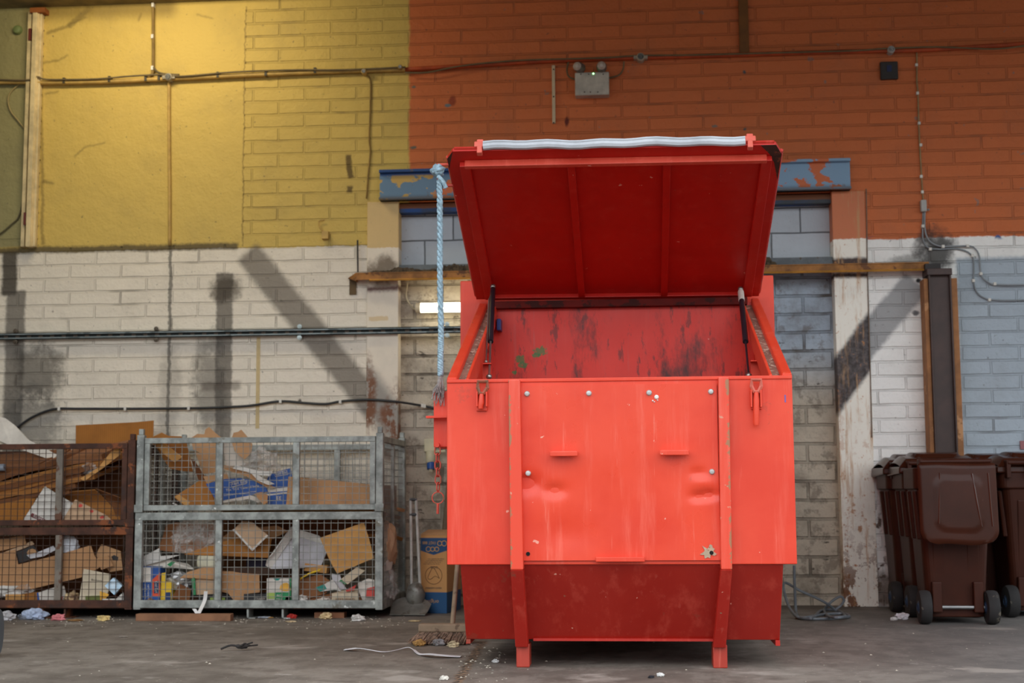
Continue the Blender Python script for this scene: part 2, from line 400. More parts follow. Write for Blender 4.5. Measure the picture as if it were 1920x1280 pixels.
# door frame post on the left, with hinges
MWOOD = mat('cream_gloss_wood', (228, 206, 156), .5, spots=[((150, 110, 60), .32, 5)])
mb = MB()
for (a, b, d) in ((52, 59, .05), (61, 70, .075), (70, 73, .06), (73, 79, .045)):
    prect(mb, a-7, 22, b-7, 462, YW-d, d)
fr = struct(mb.build('trim_6', MWOOD, origin=(0, 0, 0), bevel=.004))
mb = MB(); prect(mb, 53, 53, 58, 75, YW-.062, .03); prect(mb, 44, 398, 49, 421, YW-.062, .03)
mb.build('hinge', flat('red_oxide', (110, 44, 32)), fr)
mb = MB(); prect(mb, 56, 14, 84, 23, YW-.08, .08)
mb.build('head_joint', mat('rotten_wood', (150, 84, 30), .8), fr)
# concrete beam that crosses the top left corner
mb = MB(); mb.box(xE0, xE1, YW-.22, YW, wz(13, 100), wz(13, 100)+.5)
struct(mb.build('trim_7', mat('drab_beam', (138, 124, 84), .85), origin=(0, 0, 0)))

# floor
g = G('worn_concrete'); v = g.coord('Object'); x, y, z = g.xyz(v)
n1 = g.noise(v, .9, 6, .62); n2 = g.noise(v, 7, 5, .6); st = g.noise(v, 2.4, 5, .6, stretch=(.9, 1.1, 1), seed=4)
c = g.mix(n1.step(.35, .68), (104, 96, 87), (138, 129, 119))
c = g.mix(n2.step(.4, .7)*.6, c, (84, 75, 66))
c = g.mix(g.noise(v, 3.2, 6, .75, stretch=(1.2, .8, 1), seed=21).step(.5, .62)*.4, c, (150, 142, 132))
c = g.mix(x.step(.6, 2.2)*.45, c, (116, 117, 119))
c = g.mix(st.step(.58, .7)*.6, c, (176, 168, 158))
c = g.mix(g.noise(v, 4.5, 5, .7, stretch=(.7, 1.1, 1), seed=11).step(.66, .72)*.5, c, (204, 198, 190))
c = g.mix(g.noise(v, 46, 2, .5, seed=2).step(.72, .76)*.7, c, (196, 184, 166))
c = g.mix(g.noise(v, 22, 3, .6, seed=7).step(.7, .75)*.6, c, (66, 58, 50))
# dirty expansion joint running towards the camera beside the skip
pa, pb = F(893, 1222), F(858, 1277); d = (pb-pa).normalized()
k = ((x-pa.x)*-d.y+(y-pa.y)*d.x+(g.noise(v, 14, 4)-.5)*.06).abs().step(.035, .012)*((x-pa.x)*d.x+(y-pa.y)*d.y).step(-.6, -.45)
c = g.mix(k*.85, c, g.mix(g.noise(v, 40, 3).step(.45, .6), (46, 40, 34), (150, 120, 92)))
darken = (y+(g.noise(v, 3, 4)-.5)*.5).step(YW-.45, YW-.05)
c = g.mix(darken*.65, c, (64, 54, 44))  # floor turns darker brown towards the back wall
jy = F(700, 1216).y
c = g.mix((y-jy+(g.noise(v, 5, 3)-.5)*.03).abs().step(.014, .004)*x.step(.2, -.2)*.5, c, (70, 60, 52))
c = g.mix((y+(n2-.5)*.2).step(3.9, 3.6), c, (62, 60, 58))     # unseen yard coloured dark to cut the light bounced up from it
g.bump(n2*.6+g.noise(v, 60, 3)*.5, .25, .01)
MF = g.out(c, n2*.25+.6)
mb = MB(); mb.box(-16, 16, -22, YW+.3, -.2, 0)
struct(mb.build('floor', MF, origin=(0, 0, 0)))
# ------------------------------------------------------------------ the red skip
def redmat(name, c=(231, 73, 46), streak=.5, worn=.25, grime=0., rough=.42, inner=False):
    g = G(name); v = g.coord('Object'); x, y, z = g.xyz(v)
    s = g.noise(v, 3.2, 6, .7, stretch=(3.4, 3.4, .28)); s2 = g.noise(v, 11, 4, .65, stretch=(3, 3, .16), seed=3)
    n = g.noise(v, 2.5, 5, .6)
    k = g.mix(n.step(.35, .7), c, tuple(min(255, a*b) for a, b in zip(c, (.95, .8, .72))))
    k = g.mix(s.step(.5, .72)*streak, k, (236, 104, 84)); k = g.mix(s2.step(.62, .72)*streak*.55, k, (240, 132, 112))
    k = g.mix(g.noise(v, 21, 3, .5, seed=8).step(.74, .76)*.8, k, (236, 170, 150))
    k = g.mix(g.noise(v, 5, 5, .7, seed=1).step(.66, .7)*worn, k, (140, 70, 52))
    k = g.mix(g.noise(v, 14, 4, .6, seed=5).step(.72, .74)*worn*1.5, k, (150, 116, 92))
    if grime:
        k = g.mix(g.noise(v, 2.1, 7, .72, stretch=(1.6, 1, .6), seed=6).step(.5, .68)*grime, k, (58, 26, 24))
        k = g.mix(g.noise(v, 16, 5, .7, stretch=(1.5, 1, .4), seed=2).step(.57, .66)*grime*.7, k, (66, 34, 32))
        k = g.mix(s2.step(.6, .7)*.2, k, (170, 90, 84))
    if inner:
        for (px, py, r) in ((1014, 659, .036), (1005, 667, .022), (976, 674, .03), (981, 685, .024), (966, 699, .016)):
            p = P(px, py, YH)-SKO; a, b = (x-p.x)/r, (z-p.z)/(r*.7)
            k = g.mix((a*a+b*b+(g.noise(v, 55, 4, .7)-.5)*5).step(1.0, .7)*.8, k, (38, 122, 62))
    g.bump(n*.7+s2*.3, .12, .01)
    return g.out(k, g.noise(v, 7, 4)*.25+(rough-.1))
ZT = P(1163, 709, YF).z; ZB = P(1163, 1058, YF).z
XA = P(838, 885, YF).x; XB = P(1490, 885, YF).x; XC = (XA+XB)/2
YH = YF+1.42; ZH = P(1160, 568, YH).z
ZL = P(1160, 1199, YF+.24).z
SKO = Vector((XC, YF+.7, 0))
skip = empty('waste_skip', SKO, 'big red steel waste skip on stub legs with its ribbed lid propped open', 'skip')
MR = redmat('red_paint'); MRL = redmat('red_paint_lid', c=(200, 30, 16), streak=.12, worn=.2); MRD = redmat('red_paint_shaded', c=(170, 33, 19), streak=.22, worn=.35)  # hull red is darker than the front: its shade is in the colour
MRI = redmat('red_paint_inner', c=(224, 52, 36), streak=.16, worn=.3, grime=.95, inner=True)
MRW = redmat('red_paint_worn', streak=.4, worn=.85)
MDIRT = mat('gritty_ledge', (160, 116, 98), .9, spots=[((196, 172, 152), .45, 30), ((84, 56, 46), .38, 16)], bump=.4)
T = .035
# upper box: front, sides, back, floor
mb = MB(); mb.box(XA, XB, YF, YF+T, ZB, ZT)
for x0, x1 in ((XA, XA+T), (XB-T, XB)):
    mb.prism([(x0, YF+T, ZB), (x0, YF+T, ZT-.02), (x0, YH, ZH-.02), (x0, YH, ZB)], (x1-x0, 0, 0))
mb.cur = 1; mb.box(XA+T, XB-T, YH-T, YH, ZB-.3, ZH-.01)
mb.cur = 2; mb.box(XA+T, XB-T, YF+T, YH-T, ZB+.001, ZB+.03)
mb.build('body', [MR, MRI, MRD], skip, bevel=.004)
# lower hull, raked back
MRLR = redmat('red_paint_shaded_worn', c=(186, 40, 28), streak=.3, worn=.8, rough=.35)  # worn red for down-facing ribs and lips, darkened to include their shade
ia, ib = P(863, 1062, YF+.012).x, P(1469, 1062, YF+.012).x; ja, jb = P(874, 1196, YF+.25).x, P(1462, 1196, YF+.25).x
mb = MB()
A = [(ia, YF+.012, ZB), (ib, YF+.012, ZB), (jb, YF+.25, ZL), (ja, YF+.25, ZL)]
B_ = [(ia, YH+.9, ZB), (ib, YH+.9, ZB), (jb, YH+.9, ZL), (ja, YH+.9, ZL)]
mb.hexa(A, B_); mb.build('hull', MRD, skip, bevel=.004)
mb = MB(); xl0, xl1 = P(1000, 1194, YF+.24).x, P(1338, 1194, YF+.24).x
mb.box(xl0, xl1, YF+.236, YF+.26, ZL-.006, ZL+.006); mb.box(jb-.02, jb, YF+.24, YF+.9, ZL-.025, ZL); mb.box(ja, ja+.02, YF+.25, YF+.9, ZL-.02, ZL)
mb.build('hull_lip', MRLR, skip)
# ribs and legs
DK_ = .055
for (t0, t1, m0, m1, b0, b1, f0, f1) in ((953, 975, 957, 981, 966, 990, 968, 993), (1347, 1367, 1352, 1373, 1337, 1361, 1337, 1364)):
    def q(px, py, y, w=None): return P(px, py, y)
    y1, y2 = YF-DK_, YF+.25-DK_
    zt = ZT-.004; zm = ZB-.02; zl = P(980, 1212, YF+.22).z
    xa, xb = P(t0, 715, y1).x, P(t1, 715, y1).x; xc, xd = P(m0, 1062, y1).x, P(m1, 1062, y1).x; xe, xf = P(b0, 1205, y2).x, P(b1, 1205, y2).x
    mb = MB(); mb.hexa([(xa, y1, zt), (xb, y1, zt), (xd, y1, zm), (xc, y1, zm)], [(xa, YF+.01, zt), (xb, YF+.01, zt), (xd, YF+.01, zm), (xc, YF+.01, zm)])
    g = G('chipped_rib_paint'); v = g.coord('Object'); x, y, z = g.xyz(v); ex = (xa if t0 < 1000 else xd)-SKO.x
    n = g.noise(v, 18, 5, .7, stretch=(.4, 1, .5)); e_ = (x-ex).abs().step(.03, .0)
    k = g.mix(g.noise(v, 3.2, 6, .7, stretch=(3.4, 3.4, .28)).step(.5, .72)*.5, (230, 74, 50), (238, 112, 94)); k = g.mix((n+e_*.2).step(.68, .73), k, (168, 116, 84)); k = g.mix(g.noise(v, 30, 4, .6, seed=3).step(.68, .7)*.8, k, (214, 150, 124))
    mb.build('rib', g.out(k, .35), skip, bevel=.005)
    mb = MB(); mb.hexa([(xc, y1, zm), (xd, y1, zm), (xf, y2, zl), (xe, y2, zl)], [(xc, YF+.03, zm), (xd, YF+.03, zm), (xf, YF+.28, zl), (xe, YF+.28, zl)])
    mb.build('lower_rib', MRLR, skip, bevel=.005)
    xg, xh = P(f0, 1230, YL).x, P(f1, 1230, YL).x
    mb = MB(); mb.box(xg, xh, YL, YL+.12, .0, P(980, 1207, YL).z)
    mb.build('leg', redmat('leg_paint', c=(176, 62, 46), worn=.9), skip, bevel=.005)
    mb = MB(); mb.box(xg, xh, YH+.55, YH+.67, 0, ZL+.01); mb.build('leg', MRW, skip, bevel=.005)
# sloping rim round the opening
sl = Vector((0, YH-YF, ZH-ZT)); un = Vector((0, -(ZH-ZT), YH-YF)).normalized()
for s in (-1, 1):
    xo = XA if s < 0 else XB; f = -s
    a, b = Vector((xo+f*.023, YF+.005, ZT-.01)), Vector((xo+f*.023, YH, ZH-.01))
    mb = MB(); mb.bar(a, b, .046, .05, up=un); mb.build('side_rim', MRW, skip, bevel=.008)
    a2, b2 = a+Vector((f*.043, 0, 0))-un*.02, b+Vector((f*.043, 0, 0))-un*.02
    mb = MB(); mb.bar(a2, b2, .042, .03, up=un); mb.build('rain_gutter', MDIRT, skip)
    a3, b3 = a+Vector((f*.071, 0, 0))-un*.03, b+Vector((f*.071, 0, 0))-un*.03
    mb = MB(); mb.bar(a3, b3, .014, .1, up=un); mb.build('inner_flange', MRW, skip, bevel=.004)
mb = MB(); mb.box(XA+.07, XB-.07, YH-.08, YH, ZH-.03, ZH+.012); mb.build('back_rim', mat('dark_red_rim', (104, 24, 18), .7, spots=[((60, 24, 20), .5, 9)], spec=.2), skip, bevel=.004)  # darker red than the side rims, with darker spots
mb = MB(); mb.box(XA, XB, YF-.006, YF+.05, ZT-.012, ZT+.004); mb.build('front_rim', MRW, skip, bevel=.003)
# compactor body behind the lid
pa, pb = P(863, 590, YH+.05).x, P(1452, 590, YH+.05).x; zt1 = P(1160, 521, YH+.05).z
mb = MB(); mb.box(pa, pb, YH+.05, YH+1.1, .35, zt1); mb.build('rear_housing', MR, skip, bevel=.006)
# lift brackets inside the mouth
for (a, b, t, u, yy) in ((905, 921, 681, 712, YF+.62), (1408, 1428, 676, 708, YF+.62)):
    mb = MB(); prect(mb, a, t, b, u+10, yy, .008); prect(mb, a, t-1, b, t+1, yy-.05, .05); mb.build('inner_bracket', MRW, skip)
mb = MB(); prect(mb, 931, 597, 939, 619, YH-.13, .09); mb.build('sensor_box', mat('blue_plastic', (30, 70, 150), .4), skip, bevel=.004)
# bolted access door with dents
xa, xb = P(976, 885, YF).x, P(1347, 885, YF).x; za, zb_ = P(1160, 1050, YF).z, P(1160, 721, YF).z
dents = [(P(px, py, YF), r, h) for px, py, r, h in ((1040, 919, .045, .016), (985, 906, .06, .022), (1308, 930, .03, .016), (1331, 927, .03, .018), (1308, 886, .025, .01), (1318, 906, .045, -.008), (1150, 960, .3, .006), (1060, 1000, .12, .006))]
def fdoor(u, v):
    x = xa+(xb-xa)*u; z = za+(zb_-za)*v; y = YF-.014
    for p, r, h in dents: y += h*math.exp(-(((x-p.x)/r)**2+((z-p.z)/(r*.6))**2))
    return (x, y-.002*noise.noise(Vector((x*4, z*4, 1))), z)
mb = MB(); mb.grid(fdoor, 64, 56, .008)
door = mb.build('access_door', redmat('red_paint_door', streak=.8, worn=.22, rough=.28), skip, smooth=True)
MST = mat('zinc_bolt', (206, 204, 200), .35, .6); MBLK = flat('black_hole', (14, 12, 12), .9)
for (px, py) in ((988, 738), (1104, 737), (1217, 736), (1333, 734), (990, 887), (1335, 884)):
    p = P(px, py, YF-.016); mb = MB(); mb.lathe([(.013, 0), (.013, .004), (.010, .007), (.010, .013), (.004, .0135)], p+Vector((0, .004, 0)), (0, -1, 0), 12)
    mb.build('bolt', MST, door)
for (px, py) in ((990, 1038), (1334, 1036)):
    p = P(px, py, YF-.016); mb = MB(); mb.cyl(p+Vector((0, .004, 0)), p-Vector((0, .0015, 0)), .009, 14); mb.build('bolt_hole', MBLK, door)
mb = MB()
rnd = random.Random(3); p = P(1329, 1033, YF-.0165)
poly = [(p.x+math.cos(a)*r, p.y, p.z+math.sin(a)*r) for a, r in [(i*PI/9, rnd.uniform(.012, .042)) for i in range(18)]]
mb.prism(poly, (0, .002, 0)); mb.build('bare_metal_patch', mat('scraped_steel', (206, 180, 152), .5, .3, spots=[((140, 90, 60), .4, 40)]), door)
mb = MB()
for (px, py, r) in ((1231, 744, .010), (1224, 751, .004), (1233, 750, .003), (1227, 753, .003)):
    mb.lathe([(r, 0), (r*.6, .003)], P(px, py, YF-.016), (0, -1, 0), 12)
mb.build('paint_splash', flat('white_splash', (244, 240, 232)), door)
for (a, b, t, u) in ((1031, 1083, 845, 855), (1237, 1292, 843, 853)):
    mb = MB(); prect(mb, a, t+1, b, u, YF-.06, .012); prect(mb, a+2, t, b-2, t+3, YF-.058, .05)
    mb.build('handle', MRW, door, bevel=.003)
mb = MB(); prect(mb, 1117, 1044, 1209, 1053, YF-.035, .02); mb.build('door_catch', MRW, skip, bevel=.003)
# toggle latches
def latch(xc, top, zoff, lean, full):
    mb = MB(); y = YF-.03
    def q(dx, py): return P(xc+dx, py, y)
    ring = [q(-8.5+lean, top+1), q(8.5+lean, top+1), q(9+lean, top+13), q(4, top+23), q(-4, top+23), q(-9+lean, top+13)]
    mb.tube(ring, .0095, 6, closed=True); l = mb.build('latch_loop', mat('rusty_red%d' % full, (222, 106, 86) if full else (176, 84, 58), .5, spots=[((120, 76, 52), .3 if full else .5, 40)]), skip)
    mb = MB(); prect(mb, xc-10, top+20, xc+10, top+56, YF-.012, .012)
    for s in (-1, 1): prect(mb, xc+s*9-1.5, top+20, xc+s*9+1.5, top+(52 if full else 48), YF-.04, .03)
    b = mb.build('latch_base', MRW, skip, bevel=.002)
    mb = MB(); e = top+(86 if full else 52)
    mb.tube([q(0, top+24), q(0-lean*.3, top+40), q(0-lean, e-6), q(-lean, e)], [.010, .014, .013, .011], 10)
    mb.build('latch_lever', MR, b, smooth=True)
latch(903, 714, 0, 2, False); latch(1418, 711, 0, 0, True)
mb = MB(); prect(mb, 1471, 740, 1473.5, 754, YF-.0008, .003); mb.build('pen_mark', flat('violet_mark', (120, 96, 170)), skip)
# winch box on the side with chain and pin
ys = YF+.22
mb = MB(); a, b = P(813, 790, ys), P(840, 790, ys); mb.box(a.x, XA+.002, ys, ys+.3, P(825, 838, ys).z, P(825, 733, ys).z); sb = mb.build('side_box', MR, skip, bevel=.004)
mb = MB(); mb.bar(P(800, 782, ys-.03), P(839, 781, ys-.03), .05, .01); mb.build('peg', MRW, sb)
ch = P(820, 834, ys-.02)
mb = MB(); mb.cyl(ch+Vector((0, .02, 0)), ch-Vector((0, .01, 0)), .011, 10)
mb.build('chain_bolt', MRW, sb)
pz = [P(820+i*.25, 838+i*13.5, ys-.02) for i in range(7)]
mbc = MB()
for i in range(6):
    a, b = pz[i], pz[i+1]; c0 = (a+b)/2; hl = (b-a).length/2+.004; w = .013
    ux = Vector((1, 0, 0)) if i % 2 == 0 else Vector((.35, .94, 0))
    pts = [c0+ux*(w*math.cos(t))+Vector((0, 0, 1))*((hl-w)*(1 if math.sin(t) > 0 else -1)+w*math.sin(t)) for t in [k*PI/8+.01 for k in range(16)]]
    mbc.tube(pts, .0035, 5, closed=True)
MCH = mat('red_chain', (206, 84, 66), .6, spots=[((150, 90, 60), .45, 50)])
chn = mbc.build('chain', MCH, sb)
rc = P(821, 933, ys-.02); rr = .027
mb = MB(); mb.tube([rc+Vector((rr*math.cos(k*PI/12), 0, rr*math.sin(k*PI/12))) for k in range(24)], .0028, 6, closed=True); mb.build('split_ring', MCH, chn)
mb = MB(); mb.cyl(P(821, 944, ys-.02), P(820.5, 963, ys-.02), .006, 8); mb.build('locking_pin', MCH, chn)
# lid
YLB = YH+.0
LBL, LBR = P(893, 562, YLB), P(1423, 555, YLB); wid = LBR.x-LBL.x
lo, hi = YF-.6, YLB
for _ in range(40):
    mid = (lo+hi)/2
    if P(1468, 271, mid).x-P(836, 284, mid).x > wid: hi = mid
    else: lo = mid
YLT = (lo+hi)/2
LTL, LTR = P(836, 284, YLT), P(1468, 271, YLT)
L0 = Vector(((LBL.x+LBR.x)/2, YLB, (LBL.z+LBR.z)/2)); L1 = Vector(((LTL.x+LTR.x)/2, YLT, (LTL.z+LTR.z)/2))
lv = (L1-L0); LL = lv.length; lv.normalize(); lu = (LTR-LTL).normalized(); ln = lu.cross(lv).normalized()   # ln: outer face?
if ln.z < 0: ln = -ln
hw = wid/2
def LP(u, v, n=0): return L0+lu*(u*hw)+lv*(v*LL)+ln*n
print('lid', YLB, YLT, LL, wid, ZT, ZH, XA, XB)
lid = None
mb = MB(); cc = .05
poly = [LP(-1, 0), LP(1, 0), LP(1, 1-cc), LP(1-cc*.8, 1), LP(-1+cc*.8, 1), LP(-1, 1-cc*.8)]
mb.prism(poly, ln*.02)
lid = mb.build('lid', MRL, skip, bevel=.003)
mb = MB(); e = .012
mb.tube([LP(-1, .01, .02), LP(-1, .95, .02)], .01, 6); mb.tube([LP(1, .01, .02), LP(1, .95, .02)], .01, 6); mb.tube([LP(-.95, 1, .016), LP(.95, 1, .016)], .008, 6)
mb.build('lid_edge', redmat('lid_edge_paint', c=(200, 50, 36), worn=.95), lid)
# frame of angle iron on the underside
def luv(px, py):
    d = ray(px, py); t = (L0-CAM).dot(ln)/d.dot(ln); p = CAM+d*t-L0; return p.dot(lu)/hw, p.dot(lv)/LL
tl, tr, bl, br = luv(866, 302), luv(1438, 293), luv(925, 558), luv(1400, 552)
fv = (tl[1]+tr[1])/2; fu0, fu1 = (tl[0]+bl[0])/2, (tr[0]+br[0])/2; fb = .03
mb = MB(); mb.bar(LP(fu0, fv, -.018), LP(fu1, fv, -.018), .026, .036, up=ln); mb.build('lid_frame', redmat('lid_lip', c=(214, 78, 58), worn=.5), lid, bevel=.003)
mb = MB()
for u in (fu0, fu1): mb.bar(LP(u, fb, -.014), LP(u, fv, -.014), .05, .028, up=ln)
mb.bar(LP(fu0, fb, -.012), LP(fu1, fb, -.012), .03, .024, up=ln)
mb.build('lid_side_frame', MRL, lid, bevel=.003)
for (a, b) in (((1072, 312), (1091, 552)), ((1251, 306), (1245, 552))):
    A_, B2 = luv(*a), luv(*b); mb = MB(); mb.bar(LP(A_[0], fv-.01, -.012), LP(B2[0], fb+.01, -.012), .036, .024, up=ln); mb.build('lid_rib', MRL, lid, bevel=.003)
mb = MB(); a, b = luv(907, 283), luv(1398, 272); pts = [LP(a[0]+(b[0]-a[0])*k/24, 1.004, .012+.004*math.sin(k*1.3)+.003*math.sin(k*.5)) for k in range(25)]
mb.tube([p-lv*.0+Vector((0, -.006, .004)) for p in pts], .017, 8); mb.tube([p+Vector((0, -.012, .022)) for p in pts], .008, 6)
mb.build('rubber_seal', mat('grey_rubber', (206, 210, 216), .5, var=.12, scale=6), lid, smooth=True)
for px in (900, 1408):
    u = luv(px, 280 if px < 1000 else 268)[0]; mb = MB()
    mb.bar(LP(u-.034, 1.0, .03), LP(u+.034, 1.0, .03), .03, .03, up=ln); mb.bar(LP(u-.02, 1.0, .05), LP(u+.02, 1.0, .05), .022, .02, up=ln); mb.bar(LP(u-.016, 1.0, .0), LP(u+.016, 1.0, .0), .03, .04, up=ln)
    mb.build('latch_keeper', redmat('keeper_paint', c=(236, 116, 100)), lid, bevel=.004)
mb = MB(); mb.prism([LP(.87, 1, -.0005), LP(1-cc*.8, 1, -.0005), LP(1, 1-cc, -.0005), LP(1, .80, -.0005), LP(.965, .90, -.0005), LP(.93, .95, -.0005)], -ln*.0012)
mb.build('worn_corner', mat('bare_rusty_corner', (74, 44, 32), .8, spots=[((120, 60, 40), .4, 14)]), lid)
mb = MB(); mb.prism([LP(-.965, .985, -.0005), LP(-1+cc*.8, 1, -.0005), LP(-1, 1-cc*.8, -.0005), LP(-1, .90, -.0005), LP(-.985, .94, -.0005)], -ln*.0012)
mb.build('worn_corner', mat('bare_rusty_corner_small', (80, 46, 34), .8), lid)
# pull loop on the lid edge
va, vb = luv(843, 312)[1], luv(850, 351)[1]
K0 = LP(-1.07, va, .01); K1 = LP(-1.07, vb, .01)
mb = MB(); mb.tube([LP(-.99, va, .01), LP(-1.05, va, .01), K0, LP(-1.085, va-.02, .01), LP(-1.085, vb+.02, .01), K1, LP(-1.05, vb, .01), LP(-.99, vb, .01)], .0075, 8)
mb.build('pull_loop', redmat('loop_paint', c=(226, 92, 74)), lid, smooth=True)
# gas struts
MK = mat('black_strut', (30, 34, 42), .3); MSV = mat('steel_rod', (170, 166, 160), .3, .8)
def strut(top, mid, bot, ybot, extra, white):
    u, v = luv(*top); A_ = LP(u, v, -.035); B2 = P(*bot, ybot)
    k = (mid[1]-top[1])/(bot[1]-top[1]); M_ = A_.lerp(B2, k)
    mb = MB(); mb.tube([A_.lerp(B2, .03), M_], .0145, 12); s = mb.build('gas_strut', MK, skip, smooth=True)
    mb = MB(); mb.tube([M_, B2], .0055, 8); mb.build('strut_rod', MSV if extra else MK, s)
    for q_ in (A_, B2): mb = MB(); mb.blob(q_, .015, 1, .0, sub=2); mb.build('ball_joint', MSV, s, smooth=True)
    if white:
        mb = MB(); mb.tube([A_.lerp(B2, .035), A_.lerp(B2, .15)], .0165, 10); mb.build('strut_cap', flat('white_tape', (214, 206, 196)), s)
    if extra:
        mb = MB(); o = Vector((-.018, -.01, 0)); mb.tube([A_.lerp(B2, .05)+Vector((0, -.01, 0)), A_.lerp(B2, .16)+o, A_.lerp(B2, .85)+o], .004, 6); mb.build('hydraulic_pipe', MSV, s)
        mb = MB(); mb.blob(A_.lerp(B2, .85)+o, .010, 2, 0, sub=2); mb.build('pipe_end', MSV, s)
strut((925, 527), (921, 641), (917, 706), YF+.5, True, False); strut((1388, 531), (1399, 641), (1404, 704), YF+.5, False, True)

# ------------------------------------------------------------------ blue rope on the pull loop
MROPE = mat('blue_rope', (168, 196, 210), .85, var=.25, scale=60); MROPE2 = mat('grey_rope', (176, 168, 164), .9, var=.3, scale=50, spots=[((150, 110, 96), .4, 30)])
yk = K0.y-.0
kp = P(821, 325, yk); rp = bez([P(824, 338, yk-.02), P(825, 420, yk-.02), P(825, 520, yk-.02), P(827, 620, yk-.02), P(826, 662, yk-.02), P(826, 704, yk-.02)], 30)
rope = empty('rope', kp, 'pale blue twisted rope knotted to the lid handle and hanging down with a frayed end', 'rope')
mb = MB(); N = len(rp)
for k in range(3):
    mb.cur = 0
    mb.tube([p+Vector((math.cos(i*.62+k*2*PI/3), math.sin(i*.62+k*2*PI/3), 0))*.0075 for i, p in enumerate(rp)], .0082, 6)
mb.build('strand', MROPE, rope, smooth='all')
mb = MB(); mb.blob(kp+Vector((0, -.015, .01)), .030, 3, .5, 2.2, sub=3); mb.tube(bez([kp+Vector((-.02, -.03, 0)), kp+Vector((.02, -.04, .012)), kp+Vector((.025, 0, .02)), kp+Vector((-.01, .02, -.01))], 6), .009, 7)
mb.tube(bez([kp+Vector((.005, -.03, -.02)), kp+Vector((.03, -.03, -.05)), kp+Vector((.04, -.02, -.075))], 6), [.011]*12+[.014], 7)
mb.build('knot', MROPE, rope, smooth='all')
mb = MB(); r2 = random.Random(5); e0 = rp[-1]
for k in range(34):
    a = r2.uniform(0, 2*PI); r = r2.uniform(.2, 1); L = r2.uniform(.08, .145)
    mb.tube([e0+Vector((math.cos(a)*.006, math.sin(a)*.006, .02)), e0+Vector((math.cos(a)*.016*r-.002, math.sin(a)*.014*r, -.04)), e0+Vector((math.cos(a)*.03*r-.01, math.sin(a)*.02*r, -L*.75)), e0+Vector((math.cos(a)*.034*r-.012+r2.uniform(-.01, .01), math.sin(a)*.02*r, -L))], .0022, 4)
mb.build('frayed_end', MROPE2, rope)
